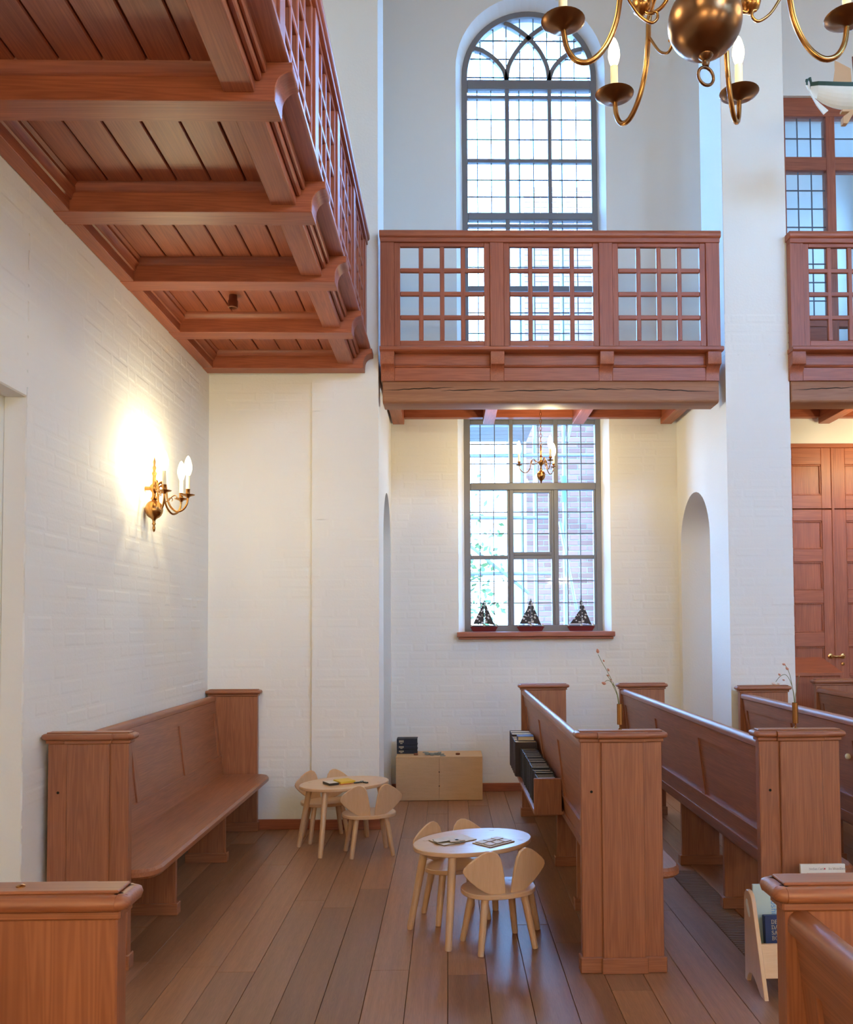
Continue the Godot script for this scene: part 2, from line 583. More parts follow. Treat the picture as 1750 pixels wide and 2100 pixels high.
func build_shell() -> void:
	# floor slab below the boards, ceiling
	var fl := structure("floor", "dark oiled oak floor of long boards")
	obj("subfloor", bx(V(-2.3, -0.3, -8.5), V(11.2, -0.022, 3.1), 0.0), M.hole, fl)
	var ce := structure("ceiling")
	obj("slab", bx(V(-2.3, HC, -8.5), V(11.2, HC + 0.3, 3.1), 0.0), M.plaster, ce)
	# west wall with a shallow recess near the camera
	var wl := structure("wall_left", "white painted brick wall behind the wall bench")
	var mb := MB.new()
	mb.box(V(-2.3, -0.3, -8.5), V(XL - 0.1, HC, 3.1), 0.0)
	mb.box(V(XL - 0.101, -0.3, -8.5), V(XL, HC, -3.76), 0.006)
	mb.box(V(XL - 0.101, 2.49, -3.7602), V(XL, HC, 3.1), 0.006)
	mb.box(V(XL - 0.101, -0.3, -2.4), V(XL, 2.4902, 3.1), 0.006)
	obj("masonry", mb, M.wall, wl)
	# the window wall of the first bay and its neighbours
	var wb := structure("wall_back", "white painted wall of the window bay")
	mb = MB.new()
	window_bay(mb, -2.3, XR2 - 0.25, 0.793, ZB, -8.48)
	obj("masonry", mb, M.plaster, wb)
	# the wall of the door bay: openings for the door and the glazed partition
	var wd := structure("wall_back", "white wall above the tall panelled door")
	mb = MB.new()
	mb.box(V(XR2 - 0.25, -0.3, -8.48), V(2.72, HC, ZB), 0.0)
	mb.box(V(2.72, 3.17, -8.48), V(4.75, 3.62, ZB), 0.0)
	mb.box(V(2.72, 6.47, -8.48), V(4.75, HC, ZB), 0.0)
	mb.box(V(4.42, -0.3, -8.48), V(4.75, 3.17, ZB), 0.0)
	mb.box(V(4.75, -0.3, -8.48), V(5.6, HC, ZB), 0.0)
	obj("masonry", mb, M.plaster, wd)
	var we := structure("wall_back", "white wall with windows further along")
	mb = MB.new()
	window_bay(mb, 5.6, 8.6, 0.793 + 2 * BAY, ZB, -8.48)
	mb.box(V(8.6, -0.3, -8.48), V(11.2, HC, ZB), 0.0)
	obj("masonry", mb, M.plaster, we)
	# pier and front wall left of the bay, with the arched passage behind
	var wf := structure("wall_front", "white painted brick wall and pier beside the wall bench")
	mb = MB.new()
	var pas := [[ZF, 0.0], [ZF, 3.55], [ZB, 3.55], [ZB, 0.0], [-7.93, 0.0]]
	pas.append_array(arc(-7.485, 2.19, 0.445, 180, 0, 20))
	pas.append([-7.04, 0.0])
	var slim := []
	for q in pas:
		slim.append([minf(q[0], ZF - 0.03), q[1]])
	mb.prism(P(pas), 0, -1.02, XP)
	mb.prism(P(slim), 0, XL, -1.02)
	mb.box(V(-1.02, 3.549, -7.14), V(XP, HC, ZF), 0.004)
	mb.box(V(XL, 3.549, -7.14), V(-1.0201, HC, ZF - 0.03), 0.004)
	obj("masonry", mb, M.wall, wf)
	# right pier
	var wr := structure("wall_right", "white painted brick pier between the window bay and the door bay")
	mb = MB.new()
	mb.prism(P(pas), 0, XR, XR2)
	mb.box(V(XR, 3.549, -7.14), V(XR2, HC, ZF), 0.004)
	obj("masonry", mb, M.wall, wr)
	# further pier, beyond the door bay
	var wp := structure("wall_right", "white pier beyond the door bay")
	mb = MB.new()
	mb.prism(P(pas), 0, XR + BAY, XR2 + BAY)
	mb.box(V(XR + BAY, 3.549, -7.14), V(XR2 + BAY, HC, ZF), 0.004)
	mb.prism(P(pas), 0, XR + 2 * BAY, XR2 + 2 * BAY)
	mb.box(V(XR + 2 * BAY, 3.549, -7.14), V(XR2 + 2 * BAY, HC, ZF), 0.004)
	obj("masonry", mb, M.plaster, wp)
	# the opposite long wall with its windows, and the east wall, outside the picture
	var wo := structure("wall_opposite", "white wall with tall windows behind the camera")
	mb = MB.new()
	mb.box(V(-2.3, -0.3, ZO), V(-0.75 + BAY * 1, HC, 3.06), 0.0)
	for k in [1, 2, 3]:
		window_bay(mb, -0.75 + BAY * k, -0.75 + BAY * (k + 1), 0.793 + BAY * k, ZO, 3.06, false)
	obj("masonry", mb, M.plaster, wo)
	var wx := structure("wall_east", "white end wall behind the altar side")
	obj("masonry", bx(V(11.0, -0.3, -8.5), V(11.3, HC, 3.1), 0.0), M.plaster, wx)
	# unseen gallery added opposite to block upward light from the added sconces
	var og := structure("ceiling", "added unseen gallery slab opposite that keeps lamp light low")
	obj("added_gallery_floor", bx(V(XL, 3.40, 1.25), V(11.0, 3.60, ZO), 0.004), M.gal_x, og)
	obj("added_gallery_front", bx(V(XL, 3.60, 1.25), V(11.0, 4.47, 1.31), 0.004), M.gal_x, og)
	# plain glass in the windows outside the picture
	for k in [1, 2, 3]:
		var w2 := structure("window_%d" % (4 + k))
		window_glass(w2, 0.793 + BAY * k, ZO + 0.18, false)
	var w3 := structure("window_8")
	window_glass(w3, 0.793 + 2 * BAY, ZB - 0.18)
	# skirting boards
	var t1 := structure("baseboard_front")
	obj("board", bx(V(XL, 0, ZF - 0.03), V(-1.005, 0.075, ZF - 0.014), 0.003), M.gal_x, t1)
	obj("board", bx(V(-1.037, 0, ZF), V(XP + 0.016, 0.075, ZF + 0.016), 0.003), M.gal_x, t1)
	var t2 := structure("baseboard_back")
	obj("board", bx(V(XP - 0.3, 0, ZB), V(XR + 0.2, 0.075, ZB + 0.016), 0.003), M.gal_x, t2)

func window_glass(par: Node3D, cx: float, z: float, low := true) -> void:
	if low:
		obj("pane", bx(V(cx - 0.642, 1.43, z - 0.002), V(cx + 0.642, 3.46, z + 0.002), 0.0), M.glass, par)
	var o := [[cx - 0.642, 4.0], [cx + 0.642, 4.0]]
	o.append_array(arc(cx, 6.72, 0.642, 0, 180, 24))
	obj("pane", MB.new().prism(P(o), 2, z - 0.002, z + 0.002), M.glass, par)
	var fr := MB.new()
	for x in [-0.615, -0.2, 0.2, 0.615]:
		if low:
			fr.box(V(cx + x - 0.025, 1.43, z - 0.03), V(cx + x + 0.025, 3.46, z + 0.03), 0.0)
		fr.box(V(cx + x - 0.025, 4.0, z - 0.03), V(cx + x + 0.025, 6.72 if absf(x) > 0.4 else 7.3, z + 0.03), 0.0)
	for y in ([1.46, 2.1, 2.8] if low else []) + [4.03, 4.68, 5.37, 6.64]:
		fr.box(V(cx - 0.642, y - 0.03, z - 0.03), V(cx + 0.642, y + 0.03, z + 0.03), 0.0)
	obj("frame", fr, M.frame, par)

# painted brickwork: each brick a low bevelled cushion on the wall face
func brick_mesh(l: float, h: float, d: float, dz: Array) -> ArrayMesh:
	var mb := MB.new()
	var b := 0.011
	var o := [V(0, 0, 0), V(l, 0, 0), V(l, h, 0), V(0, h, 0)]
	var i := [V(b, b, d + dz[0]), V(l - b, b, d + dz[1]), V(l - b, h - b, d + dz[2]), V(b, h - b, d + dz[3])]
	var c: Vector3 = (i[0] + i[1] + i[2] + i[3]) / 4.0
	for k in 4:
		var j := (k + 1) % 4
		var nn: Vector3 = (o[j] - o[k]).cross(i[k] - o[k]).normalized()
		if nn.z < 0: nn = -nn
		mb.quad(o[k], o[j], i[j], i[k], nn)
		var n2: Vector3 = (i[j] - i[k]).cross(c - i[k]).normalized()
		if n2.z < 0: n2 = -n2
		mb.tri(i[k], i[j], c, n2)
	return mb.mesh()

# lay bricks on the plane with origin o, horizontal direction u (unit), for lengths 0..w and heights y0..y1; skip(u, y0, y1) tells holes
func lay(par: Node3D, o: Vector3, u: Vector3, w: float, y0: float, y1: float, holes: Array, sd: int, most := 300) -> void:
	var r := RandomNumberGenerator.new()
	r.seed = sd
	var outw := u.cross(Vector3.UP)
	var bas := Basis(u, Vector3.UP, outw)
	var course := 0.0745
	var spots := []
	var rows := int((y1 - y0) / course)
	for i in rows:
		var y := y0 + i * course
		var x := -r.randf_range(0.0, 0.24)
		var k := r.randi_range(0, 2)
		while x < w:
			var full := 0.228 if k % 3 != 2 else 0.108
			k += 1
			var xa := maxf(x, 0.0)
			var xb := minf(x + full, w)
			x += full + 0.011
			var cuts := [[xa, xb]]
			for hq in holes:
				if y + 0.063 > hq[2] and y < hq[3]:
					var nx := []
					for c in cuts:
						if c[1] <= hq[0] or c[0] >= hq[1]:
							nx.append(c)
						else:
							if c[0] < hq[0]: nx.append([c[0], hq[0]])
							if c[1] > hq[1]: nx.append([hq[1], c[1]])
					cuts = nx
			for c in cuts:
				if c[1] - c[0] > 0.03:
					spots.append([c[0], c[1], y, bas * V(0, 0, 0) + o + u * c[0] + Vector3.UP * y])
	var eye := V(0, 1.5, 0)
	spots.sort_custom(func(a, b): return (a[3] - eye).length_squared() < (b[3] - eye).length_squared())
	var cache := {}
	var rest := MB.new()
	for i in spots.size():
		var s: Array = spots[i]
		var l: float = snappedf(s[1] - s[0], 0.004)
		var var_ := r.randi_range(0, 3)
		var key := "%f %d" % [l, var_]
		if not cache.has(key):
			cache[key] = brick_mesh(l, 0.0635, [0.0002, 0.0005, 0.0008, 0.0012][var_], [r.randf_range(-0.0005, 0.0005), r.randf_range(-0.0005, 0.0005), r.randf_range(-0.0005, 0.0005), r.randf_range(-0.0005, 0.0005)])
		var tr := Transform3D(bas, s[3])
		if i < most:
			var b := inst("brick", cache[key], M.wall, par)
			b.transform = tr
		else:
			var arr: Array = cache[key].surface_get_arrays(0)
			var vs: PackedVector3Array = arr[Mesh.ARRAY_VERTEX]
			var ns: PackedVector3Array = arr[Mesh.ARRAY_NORMAL]
			for q in vs.size():
				rest.v.append(tr * vs[q])
				rest.n.append(bas * ns[q])
	if rest.v.size() > 0:
		var o2 := obj("brick_field", rest, M.wall, par)
		o2.set_meta("kind", "stuff")

func build_bricks() -> void:
	var wl: Node3D = get_node("wall_left")
	# u runs so that u x up points into the room
	lay(wl, V(XL, 0, -2.4), V(0, 0, -1), 4.14, 0.0, 3.39, [[0, 1.36, 0, 2.49]], 1)
	var wf: Node3D = get_node("wall_front")
	lay(wf, V(-1.8, 0, ZF - 0.03), V(1, 0, 0), 0.775, 0.08, 3.39, [], 2)
	lay(wf, V(-1.02, 0, ZF), V(1, 0, 0), 0.5, 0.08, 3.39, [], 3)
	var wb: Node3D = get_node("wall_back")
	lay(wb, V(XP, 0, ZB), V(1, 0, 0), XR - XP, 0.08, 3.39, [[0.093 - XP, 1.493 - XP, 1.38, 3.6]], 4)
	var wr: Node3D = get_node("wall_right")
	lay(wr, V(XR, 0, ZF), V(1, 0, 0), XR2 - XR, 0.0, 3.9, [], 5)

func build_floor() -> void:
	var fl: Node3D = get_node("floor")
	var r := RandomNumberGenerator.new()
	r.seed = 77
	var wdt := 0.168
	for i in range(-11, 32):
		var x0 := -0.01 + wdt * i
		var x1 := x0 + wdt - 0.0022
		x0 = maxf(x0, XL)
		var z := -8.0 - r.randf_range(0.0, 1.6)
		while z < -1.2:
			var l := r.randf_range(1.5, 2.6)
			var za := maxf(z, -8.02)
			var zb := z + l
			z += l + 0.0015
			if zb < -7.99:
				continue
			if i == 8 and zb > -5.4 and za < -3.75:
				# room for the heating grille
				if za < -5.4: plank(fl, x0, x1, za, -5.402, r)
				if zb > -3.78: plank(fl, x0, x1, -3.778, zb, r)
				continue
			plank(fl, x0, x1, za, zb - 0.0, r)
	# plain boards towards and behind the camera
	var rest := MB.new()
	for i in range(-11, 66):
		rest.box(V(maxf(-0.01 + wdt * i, XL), -0.022, -1.0 if i < 32 else -8.0), V(minf(-0.01 + wdt * (i + 1) - 0.002, 11.0), -0.0005, ZO), 0.0)
	var o := obj("board_field", rest, M.floor0_z, fl)
	o.set_meta("kind", "stuff")

func plank(par: Node3D, x0: float, x1: float, z0: float, z1: float, r: RandomNumberGenerator) -> void:
	var t := r.randf_range(-0.0006, 0.0006)
	obj("plank", bx(V(x0, -0.022, z0), V(x1, t, z1), 0.0012), M["floor%d_z" % r.randi_range(0, 2)], par)

# ---------------------------------------------------------------- windows
func bar(par: Node3D, called: String, x0: float, x1: float, y0: float, y1: float, z: float, depth: float, mat: Material, bev := 0.003) -> void:
	obj(called, bx(V(x0, y0, z - depth), V(x1, y1, z), bev), mat, par)

# a light: panes split by lead bars at the given fractions; returns nothing
func light_panes(par: Node3D, x0: float, x1: float, y0: float, y1: float, fx: Array, rows: int, z: float) -> void:
	var xs := [x0]
	for f in fx:
		xs.append(lerpf(x0, x1, f))
	xs.append(x1)
	var ys := []
	for i in rows + 1:
		ys.append(lerpf(y0, y1, float(i) / rows))
	for i in xs.size() - 1:
		for j in rows:
			var o := inst("pane", M.pane_mesh, M.glass, par)
			o.position = V((xs[i] + xs[i + 1]) * 0.5, (ys[j] + ys[j + 1]) * 0.5, z - 0.012)
			o.scale = V(xs[i + 1] - xs[i] - 0.004, ys[j + 1] - ys[j] - 0.004, 1)
	for i in range(1, xs.size() - 1):
		bar(par, "lead_bar", xs[i] - 0.0045, xs[i] + 0.0045, y0, y1, z - 0.006, 0.012, M.lead, 0.001)
	for j in range(1, rows):
		bar(par, "lead_bar", x0, x1, ys[j] - 0.0045, ys[j] + 0.0045, z - 0.005, 0.013, M.lead, 0.001)

func build_windows() -> void:
	M.pane_mesh = bx(V(-0.5, -0.5, -0.0015), V(0.5, 0.5, 0.0015), 0.0).mesh()
	var z := -8.15
	var fx := [0.26, 0.63]
	# lower window
	var w := structure("window_1", "tall grey leaded window with three toy sailing boats on its wooden sill")
	bar(w, "frame", 0.151, 0.211, 1.43, 3.46, z, 0.08, M.frame)
	bar(w, "frame", 1.384, 1.435, 1.43, 3.46, z, 0.08, M.frame)
	bar(w, "frame", 0.211, 1.384, 1.43, 1.505, z, 0.08, M.frame)
	bar(w, "frame", 0.211, 1.384, 3.425, 3.46, z, 0.08, M.frame)
	bar(w, "transom", 0.211, 1.384, 2.765, 2.834, z + 0.005, 0.08, M.frame, 0.006)
	for mx in [[0.575, 0.612], [0.99, 1.032]]:
		bar(w, "mullion", mx[0], mx[1], 1.505, 2.765, z, 0.07, M.frame)
		bar(w, "mullion", mx[0], mx[1], 2.834, 3.425, z, 0.07, M.frame)
	var lights := [[0.211, 0.575], [0.612, 0.99], [1.032, 1.384]]
	for i in 3:
		var a: float = lights[i][0]
		var b: float = lights[i][1]
		# sash rails
		bar(w, "sash", b - 0.022, b, 1.505, 2.765, z - 0.01, 0.05, M.frame)
		bar(w, "sash", a, b - 0.022, 2.118, 2.155, z - 0.01, 0.05, M.frame)
		bar(w, "sash", a, b, 3.385, 3.425, z - 0.01, 0.05, M.frame)
		if i == 1:
			bar(w, "casement", a, b - 0.022, 2.74, 2.765, z - 0.006, 0.05, M.frame)
			bar(w, "casement", a, b - 0.022, 2.155, 2.185, z - 0.006, 0.05, M.frame)
			bar(w, "casement", b - 0.045, b - 0.022, 2.185, 2.74, z - 0.006, 0.05, M.frame)
		light_panes(w, a, b - 0.022, 1.505, 2.118, fx, 3, z - 0.02)
		light_panes(w, a, b - 0.022, 2.155, 2.765, fx, 3, z - 0.02)
		light_panes(w, a, b, 2.834, 3.385, fx, 3, z - 0.02)
	obj("window_sill", MB.new().prism(P([[-8.149, 1.395], [-7.955, 1.395], [-7.94, 1.403], [-7.94, 1.418], [-7.945, 1.44], [-8.149, 1.446]]), 0, 0.077, 1.512, 0.003), M.gal_x, w)
	obj("sill_moulding", bx(V(0.09, 1.375, -8.03), V(1.5, 1.395, -7.965), 0.004), M.gal_x, w)
	# upper, arched window
	var u := structure("window_2", "tall arched leaded window with intersecting tracery above the balcony")
	var fr := [[0.152, 4.0], [0.205, 4.0]]
	fr.append_array(arc(0.793, 6.72, 0.588, 180, 0, 32))
	fr.append_array([[1.381, 4.0], [1.435, 4.0]])
	fr.append_array(arc(0.793, 6.72, 0.641, 0, 180, 32))
	obj("frame", MB.new().prism(P(fr), 2, z - 0.08, z, 0.002), M.frame, u)
	bar(u, "transom", 0.205, 1.381, 6.60, 6.69, z + 0.005, 0.08, M.frame, 0.006)
	bar(u, "transom", 0.205, 1.381, 5.335, 5.405, z + 0.005, 0.08, M.frame, 0.006)
	bar(u, "transom", 0.205, 1.381, 4.65, 4.70, z + 0.002, 0.08, M.frame)
	bar(u, "transom", 0.205, 1.381, 4.0, 4.06, z, 0.08, M.frame)
	var ul := [[0.205, 0.562], [0.602, 0.968], [1.005, 1.381]]
	for mx in [[0.562, 0.602], [0.968, 1.005]]:
		bar(u, "mullion", mx[0], mx[1], 5.405, 6.60, z, 0.07, M.frame)
		bar(u, "mullion", mx[0], mx[1], 4.70, 5.335, z, 0.07, M.frame)
		bar(u, "mullion", mx[0], mx[1], 4.06, 4.65, z, 0.07, M.frame)
	for i in 3:
		var a: float = ul[i][0]
		var b: float = ul[i][1]
		bar(u, "sash", a, b, 6.515, 6.545, z - 0.01, 0.05, M.frame)
		bar(u, "sash", a, b, 5.895, 5.93, z - 0.01, 0.05, M.frame)
		bar(u, "sash", a, b, 5.27, 5.30, z - 0.01, 0.05, M.frame)
		light_panes(u, a, b, 6.545, 6.60, fx, 1, z - 0.02)
		light_panes(u, a, b, 5.93, 6.515, fx, 3, z - 0.02)
		light_panes(u, a, b, 5.405, 5.895, fx, 3, z - 0.02)
		light_panes(u, a, b, 5.30, 5.335, fx, 1, z - 0.02)
		light_panes(u, a, b, 4.70, 5.27, fx, 3, z - 0.02)
		light_panes(u, a, b, 4.06, 4.65, fx, 3, z - 0.02)
	# arched head: tracery, lead bars and glass
	var head := [[0.205, 6.69]]
	head.append([1.381, 6.69])
	head.append_array(arc(0.793, 6.72, 0.588, 0, 180, 28))
	obj("pane", MB.new().prism(P(head), 2, z - 0.035, z - 0.032), M.glass, u)
	for tr in [[[0.582, 6.69], [0.60, 6.83], [0.68, 6.98], [0.793, 7.11], [0.93, 7.215], [1.02, 7.255]],
			[[0.987, 6.69], [0.968, 6.83], [0.90, 6.98], [0.793, 7.11], [0.655, 7.215], [0.565, 7.255]],
			[[0.582, 6.69], [0.55, 6.80], [0.47, 6.90], [0.36, 6.98], [0.28, 7.005]],
			[[0.987, 6.69], [1.02, 6.80], [1.10, 6.90], [1.21, 6.98], [1.30, 7.005]]]:
		var pts := []
		for q in tr:
			pts.append(V(q[0], q[1], 0))
		pts = smooth(pts, 4)
		var lft := []
		var rgt := []
		for i in pts.size():
			var t: Vector3 = (pts[mini(i + 1, pts.size() - 1)] - pts[maxi(i - 1, 0)]).normalized()
			var sd := V(-t.y, t.x, 0) * 0.021
			lft.append([pts[i].x + sd.x, pts[i].y + sd.y])
			rgt.push_front([pts[i].x - sd.x, pts[i].y - sd.y])
		lft.append_array(rgt)
		obj("tracery", MB.new().prism(P(lft), 2, z - 0.06, z - 0.012), M.frame, u)
	for x in [0.33, 0.455, 0.58, 0.71, 0.84, 0.97, 1.10, 1.23]:
		var top: float = 6.72 + sqrt(maxf(0.0, 0.588 * 0.588 - (x - 0.793) * (x - 0.793)))
		bar(u, "lead_bar", x - 0.0045, x + 0.0045, 6.69, top, z - 0.026, 0.012, M.lead, 0.001)
	for y in [6.73, 6.91, 7.09]:
		var hw: float = sqrt(0.588 * 0.588 - (y - 6.72) * (y - 6.72))
		bar(u, "lead_bar", 0.793 - hw, 0.793 + hw, y - 0.0045, y + 0.0045, z - 0.025, 0.013, M.lead, 0.001)

# ---------------------------------------------------------------- gallery and balconies
# balustrade in local axes: x along, z outwards; posts at the given centres; gr materials for along / upright
func balustrade(par: Node3D, posts: Array, x0: float, x1: float, mu: Material, mv: Material) -> void:
	obj("hand_rail", MB.new().prism(P([[-0.09, 4.42], [0.012, 4.42], [0.022, 4.432], [0.022, 4.462], [0.012, 4.473], [-0.09, 4.473]]), 0, x0 - 0.006, x1 + 0.006, 0.002), mu, par)
	obj("rail_fillet", bx(V(x0, 4.385, -0.065), V(x1, 4.42, 0.008), 0.003), mu, par)
	for c in posts:
		obj("post", bx(V(c - 0.052, 3.588, -0.06), V(c + 0.052, 4.386, 0), 0.003), mv, par)
	for i in posts.size() - 1:
		var a: float = posts[i] + 0.052
		var b: float = posts[i + 1] - 0.052
		var g := Node3D.new()
		g.name = "lattice"
		par.add_child(g, true)
		var zb := -0.045
		var zf := -0.012
		obj("stile", bx(V(a, 3.588, zb), V(a + 0.044, 4.386, zf), 0.003), mv, g)
		obj("stile", bx(V(b - 0.044, 3.588, zb), V(b, 4.386, zf), 0.003), mv, g)
		obj("lattice_rail", bx(V(a + 0.044, 4.357, zb), V(b - 0.044, 4.386, zf), 0.003), mu, g)
		obj("lattice_rail", bx(V(a + 0.044, 3.588, zb), V(b - 0.044, 3.640, zf), 0.003), mu, g)
		var ia := a + 0.044
		var ib := b - 0.044
		for k in [1, 2, 3]:
			var x := lerpf(ia, ib, k / 4.0)
			obj("lattice_bar", bx(V(x - 0.017, 3.640, zb + 0.003), V(x + 0.017, 4.357, zf - 0.003), 0.005), mv, g)
			var y := lerpf(3.640, 4.357, k / 4.0)
			obj("lattice_bar", bx(V(ia, y - 0.017, zb + 0.004), V(ib, y + 0.017, zf - 0.004), 0.005), mu, g)
	obj("ledge", MB.new().prism(P([[-0.09, 3.552], [0.024, 3.552], [0.034, 3.56], [0.034, 3.58], [0.024, 3.588], [-0.09, 3.588]]), 0, x0 - 0.004, x1 + 0.012, 0.002), mu, par)

# joist with its carved end: profile in (distance out, height), the tip at 0
func joist_profile(inner: float, bot: float) -> Array:
	var p := [[-inner, bot], [-0.064, bot], [-0.062, bot + 0.042]]
	for i in range(1, 7):
		var a := deg_to_rad(180 - 90.0 * i / 6)
		p.append([-0.004 + 0.058 * cos(a), bot + 0.042 + 0.068 * sin(a)])
	p.append_array([[0.0, bot + 0.115], [0.0, 3.552], [-inner, 3.552]])
	return p

func build_gallery() -> void:
	var g := thing("gallery", "dark reddish timber gallery with carved joists above the white wall bench side", "gallery")
	var xo := -0.605   # outer plane of the posts
	var joists := [2.29, 3.124, 3.98, 4.80, 5.64, 6.425]
	var tips := []
	for d in joists:
		var pr := []
		for q in joist_profile(1.245, 3.406):
			pr.append([q[0] - 0.556, q[1]])
		obj("joist", MB.new().prism(P(pr), 2, -d - 0.135, -d, 0.003), M.gal_x, g)
		obj("joist_moulding", MB.new().prism(P([[-d, 3.552], [-d + 0.034, 3.552], [-d + 0.034, 3.522], [-d + 0.026, 3.515], [-d + 0.018, 3.500], [-d, 3.494]]), 0, -1.70, -0.80), M.gal_x, g)
	var d0 := 1.3
	for i in joists.size():
		var d1: float = joists[i]
		# wall plate, its mouldings, long beam, fillets and soffit board between two joists
		obj("wall_plate", bx(V(XL + 0.001, 3.407, -d1), V(-1.725, 3.552, -d0), 0.003), M.gal_z, g)
		obj("plate_moulding", MB.new().prism(P([[-1.725, 3.552], [-1.725, 3.46], [-1.715, 3.463], [-1.708, 3.49], [-1.690, 3.50], [-1.690, 3.515], [-1.675, 3.525], [-1.675, 3.552]]), 2, -d1, -d0), M.gal_z, g)
		obj("long_beam", bx(V(-0.805, 3.437, -d1), V(-0.692, 3.552, -d0), 0.003), M.gal_z, g)
		obj("fillet", bx(V(-0.692, 3.478, -d1), V(-0.668, 3.552, -d0), 0.006), M.gal_z, g)
		obj("fillet", bx(V(-0.668, 3.508, -d1), V(-0.650, 3.552, -d0), 0.005), M.gal_z, g)
		var x := -1.69
		while x < -0.82:
			var e := minf(x + 0.156, -0.805)
			obj("board", bx(V(x, 3.53 + rng.randf_range(0, 0.003), -d1), V(e - 0.007, 3.552, -d0), 0.004), M.gal_z, g)
			x += 0.156
		d0 = d1 + 0.135
	obj("deck", bx(V(XL + 0.001, 3.552, -6.56), V(-0.69, 3.587, -1.3), 0.0), M.beam_z, g)
	var rail := Node3D.new()
	rail.name = "balustrade"
	g.add_child(rail)
	rail.position = V(xo, 0, 0)
	rail.rotation.y = PI / 2
	var posts := []
	for d in joists:
		posts.append(d + 0.0675)
	posts[-1] = 6.50
	balustrade(rail, posts, 1.3, 6.555, M.gal_z, M.gal_y)
	# a small unlit spot lamp under the boards
	var s := thing("ceiling_spotlight", "small brown cylindrical spotlight under the gallery boards", "spotlight", V(-1.31, 3.53, -5.33))
	obj("housing", MB.new().lathe([Vector2(0, 0), Vector2(0.024, 0), Vector2(0.026, -0.03), Vector2(0.030, -0.034), Vector2(0.030, -0.075), Vector2(0.024, -0.078), Vector2(0.022, -0.06), Vector2(0, -0.06)], Vector3.ZERO, 20), M.peg, s)
	obj("lens", MB.new().lathe([Vector2(0.022, -0.062), Vector2(0, -0.066)], Vector3.ZERO, 16), M.deck, s)

func build_balcony(called: String, dx: float, label: String, full: bool) -> void:
	var g := thing(called, label, "balcony", V(dx, 0, -6.50))
	var posts := [-0.447, 0.377, 1.200, 2.012]
	var x0 := -0.499
	var x1 := 2.066
	var rail := Node3D.new()
	rail.name = "balustrade"
	g.add_child(rail)
	balustrade(rail, posts, x0, x1, M.gal_x, M.gal_y)
	for c in posts:
		# joist tip as a bracket
		var pr := []
		for q in joist_profile(1.49 if full else 1.49, 3.345):
			pr.append([q[0] + 0.012, q[1]])
		obj("joist", MB.new().prism(P(pr), 0, c - 0.052, c + 0.052, 0.003), M.gal_z, g)
	# fascia boards between the brackets
	for i in 3:
		var a: float = posts[i] + 0.052
		var b: float = posts[i + 1] - 0.052
		obj("fascia", bx(V(a, 3.345, -0.07), V(b, 3.452, -0.05), 0.002), M.gal_x, g)
		obj("fascia_moulding", MB.new().prism(P([[-0.05, 3.445], [-0.035, 3.447], [-0.030, 3.455], [-0.035, 3.462], [-0.05, 3.466]]), 0, a, b), M.gal_x, g)
		obj("fascia", bx(V(a, 3.456, -0.075), V(b, 3.552, -0.055), 0.002), M.gal_x, g)
		# soffit boards
		obj("trimmer", bx(V(a, 3.40, -1.515), V(b, 3.53, -1.44), 0.003), M.gal_x, g)
		var n := 9
		for k in n:
			var za := lerpf(-1.44, -0.30, float(k) / n)
			var zb := lerpf(-1.44, -0.30, float(k + 1) / n)
			obj("board", bx(V(a, 3.532, za + 0.003), V(b, 3.552, zb - 0.003), 0.003), M.gal_x, g)
		obj("deck", bx(V(a, 3.553, -1.515), V(b, 3.587, -0.1), 0.0), M.beam_x, g)
	# the heavy front beam with its drying cracks
	var bp := P([[-0.26, 3.178], [-0.078, 3.178], [-0.062, 3.186], [-0.058, 3.20], [-0.058, 3.335], [-0.066, 3.345], [-0.26, 3.345]])
	var beam := obj("front_beam", MB.new().prism(bp, 0, x0 + 0.012, x1 - 0.004, 0.006), M.beam_x, g)
	part_label(beam, "heavy grey brown front beam with drying cracks")
	var cr := MB.new()
	var r := RandomNumberGenerator.new()
	r.seed = 3
	var runs := [[-0.48, 3.275, 0.05, 3.298], [-0.05, 3.272, 0.40, 3.285], [0.35, 3.268, 1.0, 3.278], [0.95, 3.285, 1.35, 3.280], [1.28, 3.290, 2.04, 3.262]]
	for q in runs:
		var k := 14
		var up := []
		var dn := []
		for i in k + 1:
			var t := float(i) / k
			var y := lerpf(q[1], q[3], t) + r.randf_range(-0.003, 0.003)
			var w := 0.0032 * sin(PI * t) + 0.0003
			up.append([lerpf(q[0], q[2], t), y + w])
			dn.push_front([lerpf(q[0], q[2], t), y - w])
		up.append_array(dn)
		cr.prism(P(up), 2, -0.0578, -0.0566)
	part_label(obj("crack", cr, M.hole, beam), "dark drying cracks")
	if not full:
		# strut under the beam seen beside the pier
		obj("strut", MB.new().prism(P([[-0.42, 3.20], [-0.30, 3.345], [-0.15, 3.345], [-0.34, 3.12]]), 0, 0.36, 0.44, 0.003), M.gal_y, g)

